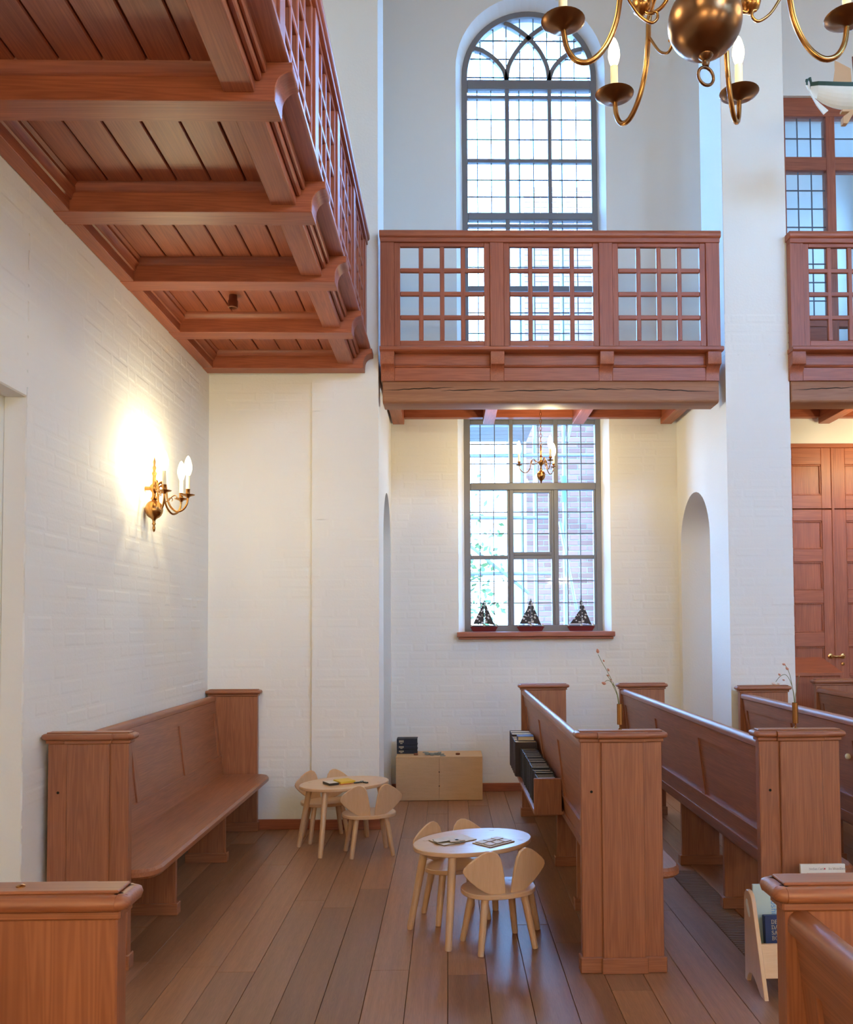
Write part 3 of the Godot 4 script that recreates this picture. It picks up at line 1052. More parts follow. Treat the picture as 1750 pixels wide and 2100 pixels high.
# ---------------------------------------------------------------- door bay beyond the right pier
func panel_leaf(par: Node3D, called: String, x0: float, x1: float, y0: float, y1: float, z: float, panels: Array, px0: float, px1: float) -> Node3D:
	var leaf := Node3D.new()
	leaf.name = called
	par.add_child(leaf, true)
	obj("stile", bx(V(x0, y0, z - 0.045), V(px0, y1, z), 0.003), M.door_y, leaf)
	obj("stile", bx(V(px1, y0, z - 0.045), V(x1, y1, z), 0.003), M.door_y, leaf)
	var y := y0
	for p in panels:
		obj("rail", bx(V(px0, y, z - 0.045), V(px1, p[0], z), 0.003), M.door_x, leaf)
		obj("panel", bx(V(px0 - 0.004, p[0] - 0.004, z - 0.035), V(px1 + 0.004, p[1] + 0.004, z - 0.018), 0.002), M.door_y, leaf)
		var mo := MB.new()
		var w := 0.014
		for e in [[px0, px1, p[0], p[0] + w], [px0, px1, p[1] - w, p[1]], [px0, px0 + w, p[0] + w, p[1] - w], [px1 - w, px1, p[0] + w, p[1] - w]]:
			mo.box(V(e[0], e[2], z - 0.02), V(e[1], e[3], z - 0.006), 0.004)
		obj("panel_moulding", mo, M.door_y, leaf)
		y = p[1]
	obj("rail", bx(V(px0, y, z - 0.045), V(px1, y1, z), 0.003), M.door_x, leaf)
	return leaf

func build_door_bay() -> void:
	var z := -8.03
	var d := structure("door_1", "tall orange brown panelled double door with brass lever handles")
	obj("frame", bx(V(2.72, 3.13, -8.12), V(4.42, 3.17, -8.015), 0.004), M.door_x, d)
	obj("frame", bx(V(2.72, 0, -8.12), V(2.92, 3.13, -8.015), 0.004), M.door_y, d)
	obj("frame", bx(V(4.22, 0, -8.12), V(4.42, 3.13, -8.015), 0.004), M.door_y, d)
	for s in [[2.922, 3.555, 3.19, 3.462], [3.575, 4.218, 3.685, 3.96]]:
		panel_leaf(d, "top_panel", s[0], s[1], 2.565, 3.13, z, [[2.69, 2.975]], s[2], s[3])
		panel_leaf(d, "leaf", s[0], s[1], 0.01, 2.555, z, [[0.14, 0.52], [0.64, 1.02], [1.04, 1.29], [1.42, 1.69], [1.81, 2.07], [2.19, 2.45]], s[2], s[3])
	obj("back_panel", bx(V(2.92, 0.01, -8.13), V(4.22, 3.13, -8.076), 0.0), M.door_y, d)
	obj("astragal", bx(V(3.553, 0.01, z - 0.04), V(3.577, 3.13, z + 0.008), 0.004), M.door_y, d)
	for h in [[3.51, 1.0], [3.625, -1.0]]:
		var hd := obj("handle", MB.new().lathe([Vector2(0, 0), Vector2(0.024, 0), Vector2(0.024, 0.008), Vector2(0.01, 0.012), Vector2(0.01, 0.04), Vector2(0, 0.04)], V(h[0], 1.20, z), 16, Basis(Vector3.RIGHT, PI / 2)), M.brass, d)
		obj("lever", MB.new().tube([V(h[0], 1.20, z + 0.035), V(h[0] + 0.04 * h[1], 1.198, z + 0.04), V(h[0] + 0.11 * h[1], 1.205, z + 0.04)], [0.009, 0.008, 0.007]), M.brass, hd)
	obj("escutcheon", MB.new().lathe([Vector2(0, 0), Vector2(0.018, 0), Vector2(0.016, 0.008), Vector2(0, 0.01)], V(3.625, 1.13, z), 16, Basis(Vector3.RIGHT, PI / 2)), M.brass, d)
	# glazed partition above, behind the balcony
	var w := structure("window_3", "dark brown glazed partition with small leaded panes above the door bay")
	var fz := -8.05
	var xs := 2.74
	bar(w, "frame", xs, 4.75, 6.29, 6.47, fz, 0.09, M.gal_x)
	bar(w, "frame", xs, 4.75, 5.77, 5.90, fz, 0.09, M.gal_x)
	bar(w, "frame", xs, 4.75, 4.28, 4.36, fz - 0.01, 0.07, M.gal_x)
	for c in [[2.74, 3.20], [3.585, 3.67], [4.10, 4.18], [4.65, 4.75]]:
		bar(w, "frame", c[0], c[1], 3.62, 6.285, fz + 0.006, 0.102, M.gal_y)
	light_panes(w, 3.20, 3.585, 5.90, 6.29, [0.34, 0.67], 2, fz - 0.03)
	light_panes(w, 3.20, 3.585, 4.36, 5.77, [0.34, 0.67], 8, fz - 0.03)
	light_panes(w, 3.67, 4.10, 5.90, 6.29, [0.5], 2, fz - 0.03)
	light_panes(w, 3.67, 4.10, 3.64, 5.77, [], 1, fz - 0.03)
	light_panes(w, 4.18, 4.65, 5.90, 6.29, [0.5], 2, fz - 0.03)
	light_panes(w, 4.18, 4.65, 3.64, 5.77, [0.5], 6, fz - 0.03)
	obj("panel", bx(V(3.20, 3.62, fz - 0.06), V(3.585, 4.28, fz - 0.03), 0.003), M.gal_y, w)
	bar(w, "panel_rail", 3.20, 3.585, 4.10, 4.28, fz - 0.012, 0.04, M.gal_x)
	# the daylit stair room behind the partition
	var rm := structure("wall_stair", "white walls of the daylit stair room behind the glazed partition")
	var mb := MB.new()
	mb.box(V(2.5, 3.3, -10.6), V(5.3, 7.2, -10.4), 0.0)
	mb.box(V(2.5, 3.3, -10.6), V(2.62, 7.2, -8.48), 0.0)
	mb.box(V(5.0, 3.3, -10.6), V(5.3, 5.3, -8.48), 0.0)
	mb.box(V(5.0, 6.5, -10.6), V(5.3, 7.2, -8.48), 0.0)
	mb.box(V(5.0, 5.3, -9.3), V(5.3, 6.5, -8.48), 0.0)
	mb.box(V(5.0, 5.3, -10.6), V(5.3, 6.5, -10.1), 0.0)
	mb.box(V(2.5, 3.3, -10.6), V(5.3, 3.6, -8.48), 0.0)
	mb.box(V(2.5, 7.0, -10.6), V(5.3, 7.2, -8.48), 0.0)
	obj("masonry", mb, M.plaster, rm)
	var ch := thing("shell_chair", "pale green plastic shell chair behind the glazed partition", "chair", V(4.34, 3.6, -9.2), 0.5)
	obj("shell", MB.new().lathe([Vector2(0.0, 0.44), Vector2(0.18, 0.45), Vector2(0.24, 0.52), Vector2(0.26, 0.70), Vector2(0.24, 0.84), Vector2(0.23, 0.84), Vector2(0.24, 0.70), Vector2(0.22, 0.54), Vector2(0.17, 0.47), Vector2(0, 0.46)], Vector3.ZERO, 24), M.plastic_seat, ch)
	for s in 4:
		var a := PI / 4 + s * PI / 2
		obj("leg", MB.new().tube([V(cos(a) * 0.24, 0, sin(a) * 0.24), V(cos(a) * 0.12, 0.45, sin(a) * 0.12)], 0.012, 8), M.birch_y, ch)
	# cabinet at the foot of the door, behind the pews
	var cb := thing("reading_desk", "low wooden cabinet with a sloping lid in front of the panelled door", "cabinet", V(2.9, 0, -7.6))
	obj("body", bx(V(-0.16, 0, -0.2), V(0.42, 1.06, 0.2), 0.004), M.door_y, cb)
	obj("lid", MB.new().prism(P([[-0.21, 1.06], [0.22, 1.06], [0.22, 1.085], [-0.21, 1.20]]), 0, -0.18, 0.44, 0.004), M.door_x, cb)

# ---------------------------------------------------------------- outside
func build_outside() -> void:
	var gr := structure("floor_outside")
	obj("paving", bx(V(-40, -0.6, -60), V(45, -0.4, -8.5), 0.0), M.ground, gr)
	obj("paving", bx(V(-40, -0.6, 3.2), V(45, -0.4, 40), 0.0), M.ground, gr)
	# brick annex seen through the lower window
	var an := thing("brick_annex", "pale red brick annex outside the lower leaded window", "building", V(1.08, -0.4, -12.0))
	obj("core", bx(V(0, 0, -4), V(3.2, 7.2, -0.012), 0.0), M.mortar, an)
	var r := RandomNumberGenerator.new()
	r.seed = 15
	var bm := bx(V(0, 0, -0.02), V(0.228, 0.062, 0), 0.004).mesh()
	var hm := bx(V(0, 0, -0.02), V(0.108, 0.062, 0), 0.004).mesh()
	var rest := MB.new()
	var count := 0
	for row in 95:
		var y := 0.9 + row * 0.075
		var x := 0.0 if row % 2 == 0 else 0.12
		if row % 2 == 1:
			rest.box(V(0, y, -0.02), V(0.108, y + 0.062, 0), 0.0)
		while x < 3.0:
			if x < 1.15 and y < 4.9 and count < 296:
				var b := inst("brick", bm, M.brick if r.randf() < 0.6 else M.brick2, an)
				b.position = V(x, y, 0)
				count += 1
			else:
				rest.box(V(x, y, -0.02), V(x + 0.228, y + 0.062, 0), 0.0)
			x += 0.239
	var bf := obj("brick_field", rest, M.brick, an)
	bf.set_meta("kind", "stuff")
	obj("downpipe", MB.new().tube([V(1.0, 0, 0.06), V(1.0, 6.9, 0.06)], 0.05, 10), M.steel, an)
	# scaffolding
	var sc := thing("scaffold", "grey tube scaffolding with plank deck outside the lower window", "scaffold", V(0, -0.4, -11.0))
	for p in [[1.47, 0.0], [1.16, -0.6], [0.98, -0.6], [-0.9, 0.0], [-0.9, -0.6], [3.0, 0.0]]:
		obj("standard", MB.new().tube([V(p[0], 0, p[1]), V(p[0], 9.5, p[1])], 0.026, 8), M.steel, sc)
	for y in [2.55, 3.25]:
		obj("ledger", MB.new().tube([V(-1.2, y, 0.05), V(1.3, y, 0.05)], 0.024, 8), M.steel, sc)
	obj("ledger", MB.new().tube([V(-1.2, 4.02, 0.05), V(3.2, 4.05, 0.05)], 0.024, 8), M.steel, sc)
	obj("brace", MB.new().tube([V(-0.1, 3.2, 0.09), V(1.0, 2.3, 0.09)], 0.02, 8), M.steel, sc)
	obj("brace", MB.new().tube([V(1.5, 4.2, 0.06), V(1.85, 5.6, -0.3)], 0.024, 8), M.steel, sc)
	obj("brace", MB.new().tube([V(1.4, 3.2, 0.06), V(1.6, 2.1, 0.06)], 0.02, 8), M.steel, sc)
	obj("sleeve", MB.new().tube([V(1.47, 3.45, 0), V(1.47, 3.78, 0)], 0.035, 10), M.green_sleeve, sc)
	for k in 4:
		obj("deck_plank", bx(V(-1.2, 4.35, -0.62 + k * 0.22), V(1.05, 4.40, -0.42 + k * 0.22), 0.004), M.grey_wood, sc)
	obj("toe_board", bx(V(-1.2, 4.40, 0.24), V(1.05, 4.58, 0.27), 0.003), M.grey_wood, sc)
	# tree
	var tr := thing("tree", "leafy green tree beyond the scaffolding outside the lower window", "tree", V(-0.6, -0.4, -17.0))
	obj("trunk", MB.new().tube([V(0, 0, 0), V(0.1, 2.0, 0), V(0.0, 3.4, 0.1)], [0.16, 0.12, 0.07], 10), M.bark, tr)
	var lf := MB.new()
	for k in 1500:
		var c := V(r.randfn(0, 0.9), 2.7 + r.randfn(0, 0.75), r.randfn(0, 0.7))
		var e1 := V(r.randfn(0, 1), r.randfn(0, 1), r.randfn(0, 1)).normalized()
		var e2 := e1.cross(V(r.randfn(0, 1), r.randfn(0, 1), r.randfn(0, 1)).normalized()).normalized()
		var s := r.randf_range(0.05, 0.11)
		lf.quad(c + e1 * s, c + e2 * s * 0.5, c - e1 * s, c - e2 * s * 0.5, e1.cross(e2))
	obj("foliage", lf, M.leaf, tr).set_meta("kind", "stuff")
	# long low garden wall in the distance
	var gw := thing("garden_wall", "low grey coping wall outside below the window", "wall", V(-3.0, -0.4, -12.6))
	obj("wall", bx(V(0, 0, -0.3), V(3.9, 1.62, 0), 0.01), M.mortar, gw)
	obj("coping", bx(V(-0.03, 1.62, -0.34), V(3.93, 1.74, 0.04), 0.015), M.grey_wood, gw)

# ---------------------------------------------------------------- pews
# local axes: x across (0..0.365 is the end panel), z=0 outer face of the near end (towards +z), the bench runs to -len
func pew_end(par: Node3D, z: float, out: float, h: float) -> void:
	# panel between z and z - 0.06*out; out=+1: decorated face towards +z
	var e := Node3D.new()
	e.name = "end_panel"
	par.add_child(e, true)
	var z0 := minf(z, z - 0.046 * out)
	var z1 := maxf(z, z - 0.046 * out)
	var w := 0.355
	var bh := h - 0.05
	obj("board", bx(V(0.0, 0.06, z0), V(w, bh, z1), 0.003), M.pew_y, e)
	var fz := z + 0.012 * out
	obj("raised_board", bx(V(0.25 * w, 0.06, minf(z, fz)), V(0.77 * w, bh, maxf(z, fz)), 0.003), M.pew_y, e)
	obj("plinth", MB.new().box(V(-0.01, 0, z0 - 0.01), V(w + 0.01, 0.068, z1 + 0.01), 0.004).box(V(0.23 * w, 0, minf(fz, fz + 0.01 * out)), V(0.79 * w, 0.068, maxf(fz, fz + 0.01 * out)), 0.003), M.pew_x, e)
	# cap: fillet, rounded nose, flat top
	var cap := MB.new()
	cap.box(V(-0.008, bh, z0 - 0.008), V(w + 0.008, bh + 0.016, z1 + 0.008), 0.003)
	cap.box(V(0.22 * w, bh, minf(z, fz + 0.008 * out)), V(0.80 * w, bh + 0.016, maxf(z, fz + 0.008 * out)), 0.003)
	var y0 := bh + 0.016
	var ya := h - 0.006
	var r := (ya - y0) * 0.5
	var nose := func(a: float, b: float) -> PackedVector2Array:
		# rounded on both ends, poly in (t, y)
		var p := []
		p.append_array(arc(b - r, y0 + r, r, -90, 90, 7))
		p.append_array(arc(a + r, y0 + r, r, 90, 270, 7))
		return P(p)
	cap.prism(nose.call(z0 - 0.028, z1 + 0.028), 0, -0.004, w + 0.004)
	cap.prism(nose.call(-0.026, w + 0.026), 2, z0 - 0.004, z1 + 0.004)
	for sx in [-0.004, w + 0.004]:
		for zz in [z0 - 0.004, z1 + 0.004]:
			cap.lathe([Vector2(0, y0), Vector2(0.008, y0), Vector2(0.020, y0 + 0.005), Vector2(0.023, y0 + r), Vector2(0.020, ya - 0.005), Vector2(0.008, ya), Vector2(0, ya)], V(sx, 0, zz), 12)
	cap.prism(nose.call(minf(z, z + 0.04 * out), maxf(z, z + 0.04 * out)), 0, 0.20 * w, 0.82 * w)
	cap.box(V(-0.004, ya, z0 - 0.006), V(w + 0.004, h, z1 + 0.006), 0.002)
	obj("cap", cap, M.pew_x, e)
	part_label(obj("peg_hole", MB.new().lathe([Vector2(0, 0.0012), Vector2(0.006, 0.0012), Vector2(0.006, 0.0)], V(0.046, 0.775, z), 10, Basis(Vector3.RIGHT, PI / 2 * out)), M.hole, e), "small dark screw hole")

# a slanted board between two (x, y) points, thickness t towards +x
func slant(x0: float, y0: float, x1: float, y1: float, t: float) -> PackedVector2Array:
	return P([[x0, y0], [x0 + t, y0], [x1 + t, y1], [x1, y1]])

func backrest(par: Node3D, za: float, zb: float, bays: int) -> void:
	# zb far (more negative), za near. rear face runs from (0.075,0.44) to (0.012,0.985)
	var b := Node3D.new()
	b.name = "backrest"
	par.add_child(b, true)
	var xa := func(y: float) -> float: return lerpf(0.075, 0.012, (y - 0.44) / 0.545)
	var add := func(called: String, y0: float, y1: float, z0: float, z1: float, inset: float, t: float, mat: Material) -> void:
		obj(called, MB.new().prism(P([[xa.call(y0) + inset, y0], [xa.call(y0) + inset + t, y0], [xa.call(y1) + inset + t, y1], [xa.call(y1) + inset, y1]]), 2, z0, z1, 0.002), mat, b)
	add.call("bottom_rail", 0.40, 0.545, zb, za, 0.0, 0.03, M.pew_z)
	add.call("bottom_bead", 0.545, 0.558, zb, za, -0.006, 0.042, M.pew_z)
	add.call("bottom_bead", 0.445, 0.458, zb, za, -0.006, 0.012, M.pew_z)
	add.call("top_rail", 0.872, 0.962, zb, za, 0.0, 0.03, M.pew_z)
	var tx: float = xa.call(0.975) + 0.014
	var crown := []
	crown.append_array(arc(tx, 0.972, 0.024, 0, 180, 12))
	crown.append_array([[tx - 0.024, 0.958], [tx - 0.016, 0.952], [tx + 0.016, 0.952], [tx + 0.024, 0.958]])
	obj("crown", MB.new().prism(P(crown), 2, zb, za, 0.0), M.pew_z, b)
	var w := 0.06
	for i in bays + 1:
		var z := lerpf(zb, za, float(i) / bays)
		var z0 := z - w * 0.5
		var z1 := z + w * 0.5
		if i == 0:
			z0 = zb; z1 = zb + w
		if i == bays:
			z0 = za - w; z1 = za
		add.call("stile", 0.558, 0.872, z0, z1, 0.0, 0.03, M.pew_y)
	for i in bays:
		add.call("panel", 0.55, 0.88, lerpf(zb, za, float(i) / bays) + 0.02, lerpf(zb, za, float(i + 1) / bays) - 0.02, 0.009, 0.012, M.pew_z)

func pew(label: String, at: Vector3, length: float, opts := {}) -> Node3D:
	var p := thing("pew", label, "pew", at, 0.0, "")
	var h: float = opts.get("h", 1.04)
	pew_end(p, 0.0, 1.0, h)
	pew_end(p, -length, -1.0, h)
	backrest(p, -0.046, -length + 0.046, opts.get("bays", 3))
	# seat with rounded front corners, protruding past the ends
	var sy: float = opts.get("seat", 0.425)
	var xf := 0.462
	var a := -0.047
	var c := -length + 0.047
	var out := [[0.085, a], [0.36, a], [0.39, a - 0.004], [0.425, a - 0.022], [0.448, a - 0.05], [xf, a - 0.10], [xf, c + 0.10], [0.448, c + 0.05], [0.425, c + 0.022], [0.39, c + 0.004], [0.36, c], [0.085, c]]
	obj("seat", MB.new().prism(P(out), 1, sy - 0.044, sy, 0.012), M.pew_z, p)
	# boards carrying the seat
	for d in opts.get("supports", [0.9, 1.85]):
		var s := obj("support", MB.new().prism(P([[0.10, 0.05], [0.335, 0.05], [0.335, 0.30], [0.36, sy - 0.044], [0.10, sy - 0.044]]), 2, -d - 0.016, -d + 0.016, 0.002), M.pew_y, p)
		obj("foot", bx(V(0.085, 0, -d - 0.03), V(0.35, 0.06, -d + 0.03), 0.003), M.pew_x, s)
	return p

func build_pews() -> void:
	var x1 := 0.572
	var zn := -3.84
	var p1 := pew("pew with a hymn book trough along its back, beside the children's tables", V(x1, 0, zn), 3.16, {"supports": [0.85, 1.7]})
	# the trough behind its back
	var t := Node3D.new()
	t.name = "book_trough"
	p1.add_child(t)
	obj("trough_floor", bx(V(-0.10, 0.443, -2.92), V(0.065, 0.462, -1.09), 0.002), M.pew_z, t)
	obj("trough_back", bx(V(0.040, 0.462, -2.92), V(0.052, 0.60, -1.109), 0.002), M.pew_z, t)
	obj("end_board", bx(V(-0.10, 0.443, -1.109), V(0.055, 0.645, -1.09), 0.003), M.pew_y, t)
	pew("second pew from the children's tables, its back catching blue window light", V(x1 + 0.783, 0, zn), 3.16, {"supports": [0.85, 1.7]})
	pew("third pew from the children's tables, ending in front of the right pier", V(x1 + 1.566, 0, zn), 2.64, {"supports": [0.85, 1.7], "h": 1.05})
	pew("fourth pew from the children's tables, in front of the panelled door", V(x1 + 2.349, 0, zn), 3.16, {"supports": [0.85, 1.7], "h": 1.06})
	# the bench along the west wall
	pew("long wall bench of warm pine with panelled back against the white brick wall", V(-1.772, 0, -3.935), 2.655, {"supports": [0.76, 1.78], "seat": 0.42})
	# pews on the camera's side of the aisle: their far ends face us
	pew("pew end with a brass stud on its cap, across the aisle from the wall bench", V(-0.934, 0, 1.6), 3.205, {"h": 1.045})
	pew("pew across the aisle from the children's book rack", V(0.592, 0, 1.6), 3.205, {"h": 1.045})
	var st := obj("brass_stud", MB.new().lathe([Vector2(0, 0), Vector2(0.008, 0), Vector2(0.008, 0.002), Vector2(0.004, 0.004), Vector2(0, 0.004)], V(-0.757, 1.045, -1.582), 16), M.brass)
	tag(st, "small brass stud on top of the pew end cap", "stud")

# ---------------------------------------------------------------- books
func book(called: String, label: String, group: String, at: Vector3, size: Vector3, cover: Material, spine: String, page: Material) -> Node3D:
	# size: x depth (spine to fore edge), y height, z thickness; spine "-x" side, origin at the bottom of the spine corner
	var b := thing(called, label, "book", at, 0.0, group)
	var c := 0.0028
	var cv := MB.new()
	cv.box(V(0, 0, 0), V(size.x, size.y, c), 0.0008)
	cv.box(V(0, 0, size.z - c), V(size.x, size.y, size.z), 0.0008)
	cv.prism(P([[0.004, 0.0], [0.0, 0.004], [-0.003, size.z * 0.5], [0.0, size.z - 0.004], [0.004, size.z]]), 1, 0, size.y)
	obj("cover", cv, cover, b)
	obj("pages", bx(V(0.004, 0.004, c), V(size.x - 0.005, size.y - 0.004, size.z - c), 0.0), page, b)
	return b

func text(par: Node3D, s: String, h: float, mat: Material, at: Vector3, bas: Basis, serif := true, depth := 0.0006) -> MeshInstance3D:
	var tm := TextMesh.new()
	tm.text = s
	var f := SystemFont.new()
	f.font_names = PackedStringArray(["Droid Serif" if serif else "Droid Sans"])
	tm.font = f
	tm.font_size = 32
	tm.pixel_size = h / 32.0
	tm.depth = depth
	tm.curve_step = 1.0
	tm.horizontal_alignment = HORIZONTAL_ALIGNMENT_LEFT
	tm.vertical_alignment = VERTICAL_ALIGNMENT_BOTTOM
	var o := inst("lettering", tm, mat, par)
	o.transform = Transform3D(bas, at)
	return o

func build_books() -> void:
	var x0 := 0.490
	var y0 := 0.462
	# hymn books in the trough, from the near end board backwards
	var z := -4.957
	var first := true
	var r := RandomNumberGenerator.new()
	r.seed = 4
	for i in 27:
		var th := r.randf_range(0.036, 0.046)
		var hgt := 0.183 + (0.012 if i > 6 else 0.0) + r.randf_range(-0.002, 0.002)
		if i == 3 or i == 5:
			hgt += 0.008
		z -= th
		book("hymn_book", "small black hymn book with pale page edges standing in the pew trough", "hymn books in the trough", V(x0 + r.randf_range(0, 0.006), y0, z), V(0.107, hgt, th - 0.001), M.black_book, "-x", M.paper)
	# large dark volumes at the far end
	for i in 5:
		var th := 0.12 if i != 2 else 0.09
		z -= th + 0.002
		book("large_volume", "large dark plum bound volume at the far end of the pew trough", "large volumes in the trough", V(x0 - 0.034, y0, z), V(0.15, 0.235 + (0.012 if i > 2 else 0.0), th), M.plum, "-x", M.paper)
	# one lying on top of them
	var lb := thing("violet_book", "violet book lying flat on top of the dark volumes", "book", V(x0 - 0.012, y0 + 0.2355, z + 0.42), 0.0)
	obj("cover", MB.new().box(V(0, 0, -0.02), V(0.115, 0.003, 0.09), 0.001).box(V(0, 0.027, -0.02), V(0.115, 0.030, 0.09), 0.001).box(V(0, 0.003, -0.02), V(0.003, 0.027, 0.09), 0.0), M.violet_book, lb)
	obj("pages", bx(V(0.003, 0.003, -0.018), V(0.112, 0.027, 0.087), 0.0), M.paper, lb)
	# plywood chest in the window bay with three books
	var ch := thing("plywood_chest", "low plywood chest standing below the window", "chest", V(-0.46, 0, -7.61))
	obj("body", MB.new().box(V(0.001, 0, -0.35), V(0.014, 0.362, -0.012), 0.002).box(V(0.733, 0, -0.35), V(0.746, 0.362, -0.012), 0.002).box(V(0.014, 0, -0.35), V(0.733, 0.362, -0.338), 0.0).box(V(0.014, 0.004, -0.338), V(0.733, 0.016, -0.014), 0.0), M.ply_x, ch)
	obj("door", bx(V(0.001, 0.003, -0.012), V(0.3725, 0.362, 0), 0.0015), M.ply_x, ch)
	obj("door", bx(V(0.3735, 0.003, -0.012), V(0.746, 0.362, 0), 0.0015), M.ply_x, ch)
	obj("lid", bx(V(0, 0.362, -0.352), V(0.747, 0.375, 0.001), 0.002), M.ply_x, ch)
	for y in [0.125, 0.245]:
		part_label(obj("peg_hole", MB.new().lathe([Vector2(0, 0.001), Vector2(0.005, 0.001), Vector2(0.005, 0)], V(0.373, y, 0), 10, Basis(Vector3.RIGHT, PI / 2)), M.hole, ch), "small finger hole")
	var yy := 0.376
	var lab := ["lowest", "middle", "topmost"]
	for i in 3:
		var hh: float = [0.036, 0.038, 0.056][i]
		var b := thing("bible", "%s of three dark blue books stacked on the plywood chest" % lab[i], "book", V(-0.462, yy, -7.80), 0.0, "books on the chest")
		obj("cover", MB.new().box(V(0, 0, -0.13), V(0.182, 0.003, 0), 0.001).box(V(0, hh - 0.003, -0.13), V(0.182, hh, 0), 0.001).box(V(0, 0.002, -0.004), V(0.182, hh - 0.002, 0.003), 0.002), M.navy, b)
		obj("pages", bx(V(0.004, 0.003, -0.126), V(0.178, hh - 0.003, -0.004), 0.0), M.paper, b)
		var tl := MB.new()
		for k in 4:
			tl.box(V(0.02 + k * 0.011, hh * 0.42, 0.003), V(0.027 + k * 0.011, hh * 0.78, 0.0036), 0.0)
		tl.box(V(0.03, hh * 0.22, 0.003), V(0.05, hh * 0.32, 0.0036), 0.0)
		part_label(obj("lettering", tl, M.gold_print, b), "small pale spine title")
		yy += hh + 0.0005
	# book rack for children by the second pew
	var rk := thing("book_rack", "low plywood children's book rack with handle holes beside the pew end", "book rack", V(1.25, 0, -3.76))
	for sx in [0.0, 0.47]:
		# (z, y) outline: wide foot towards the camera, rounded top with an arch cut below
		var o := [[0.0, 0.0], [0.022, 0.0]]
		o.append_array([[0.035, 0.028], [0.055, 0.045], [0.08, 0.052], [0.11, 0.045], [0.14, 0.028], [0.17, 0.008], [0.185, 0.0]])
		o.append_array([[0.228, 0.0], [0.10, 0.345], [0.092, 0.36], [0.078, 0.375], [0.055, 0.384], [0.028, 0.382], [0.008, 0.366], [0.0, 0.34]])
		var hole := []
		var sp := obj("side_panel", MB.new().prism(P(o), 0, sx, sx + 0.018, 0.002), M.birch_y, rk)
		part_label(obj("handle_hole", MB.new().prism(P([[0.025, 0.335], [0.034, 0.345], [0.046, 0.343], [0.075, 0.295], [0.075, 0.283], [0.064, 0.276], [0.054, 0.282], [0.026, 0.322]]), 0, sx - 0.0006, sx + 0.0186), M.white_paper, sp), "oblong handle hole")
	obj("front_board", MB.new().prism(P([[0.182, 0.075], [0.194, 0.075], [0.150, 0.195], [0.138, 0.195]]), 0, 0.018, 0.47), M.birch_x, rk)
	obj("shelf", bx(V(0.018, 0.072, 0.004), V(0.47, 0.084, 0.182), 0.001), M.birch_x, rk)
	obj("back_board", MB.new().prism(P([[0.004, 0.084], [0.013, 0.084], [0.013, 0.30], [0.004, 0.30]]), 0, 0.018, 0.47), M.birch_x, rk)
	var lean := Basis(Vector3.RIGHT, -0.10)
	var bk := thing("picture_book", "large pale picture book with blue lettering in the rack", "book", V(1.275, 0.085, -3.70), 0.0)
	bk.basis = lean
	obj("cover", bx(V(0, 0, 0), V(0.20, 0.32, 0.012), 0.001), M.pale_cover, bk)
	var up := Basis(Vector3(0, -1, 0), Vector3(1, 0, 0), Vector3(0, 0, 1))
	text(bk, "Toshitomi", 0.03, M.blue_print, V(0.066, 0.27, 0.0122), up, false)
	text(bk, "dached", 0.03, M.blue_print, V(0.092, 0.27, 0.0122), up, false)
	var hb := thing("blue_hymnal", "dark blue hymnal with pale serif title in the rack", "book", V(1.302, 0.085, -3.672), 0.0)
	hb.basis = lean
	obj("cover", bx(V(0, 0, 0), V(0.14, 0.205, 0.03), 0.002), M.navy_light, hb)
	var ly := 0.168
	for s in ["DEN", "DANSKE", "SALME", "BOG"]:
		text(hb, s, 0.021, M.gold_print, V(0.026, ly, 0.0302), Basis.IDENTITY)
		ly -= 0.0215
	var wbk := thing("white_book", "white book with tiny title standing tall in the rack", "book", V(1.482, 0.085, -3.70), 0.0)
	wbk.basis = lean
	obj("cover", bx(V(0, 0, 0), V(0.19, 0.40, 0.014), 0.001), M.white_paper, wbk)
	text(wbk, "Stefan Carin", 0.012, M.grey_print, V(0.035, 0.373, 0.0142), Basis.IDENTITY)
	text(wbk, "Bo Mundberg", 0.012, M.grey_print, V(0.118, 0.373, 0.0142), Basis.IDENTITY)
	part_label(obj("mark", bx(V(0.100, 0.378, 0.014), V(0.105, 0.384, 0.0146), 0.0), M.red_print, wbk), "small red dot")

# ---------------------------------------------------------------- children's furniture
func oval(a: float, b: float, k := 40, e := 2.0) -> PackedVector2Array:
	var p := PackedVector2Array()
	for i in k:
		var t := TAU * i / k
		p.append(Vector2(a * signf(cos(t)) * pow(absf(cos(t)), 2.0 / e), b * signf(sin(t)) * pow(absf(sin(t)), 2.0 / e)))
	return p

func leg(par: Node3D, top: Vector3, foot: Vector3, r0: float, r1: float) -> void:
	obj("leg", MB.new().tube([foot, foot.lerp(top, 0.02), foot.lerp(top, 0.5), top], [r1 * 0.85, r1, (r0 + r1) * 0.5, r0], 14), M.birch_y, par)

func kids_table(label: String, at: Vector3) -> Node3D:
	var t := thing("childrens_table", label, "table", at, 0.0, "low children's tables")
	var turn := Basis(Vector3.UP, 0.562)   # long axis towards the right and back
	var n := Node3D.new()
	var top := obj("tabletop", MB.new().prism(oval(0.318, 0.23), 1, 0.416, 0.437, 0.003), M.birch_x, t)
	top.rotation.y = 0.562
	for q in [[-1, -1], [1, -1], [1, 1], [-1, 1]]:
		var tp: Vector3 = turn * V(0.20 * q[0], 0.4165, 0.125 * q[1])
		var ft: Vector3 = turn * V(0.26 * q[0], 0.0, 0.179 * q[1])
		leg(t, tp, ft, 0.0205, 0.0165)
		part_label(obj("dowel", MB.new().lathe([Vector2(0, 0.4376), Vector2(0.0135, 0.4376), Vector2(0.0135, 0.437)], V(tp.x, 0, tp.z), 16), M.birch_y, t), "round leg dowel flush in the top")
	return t

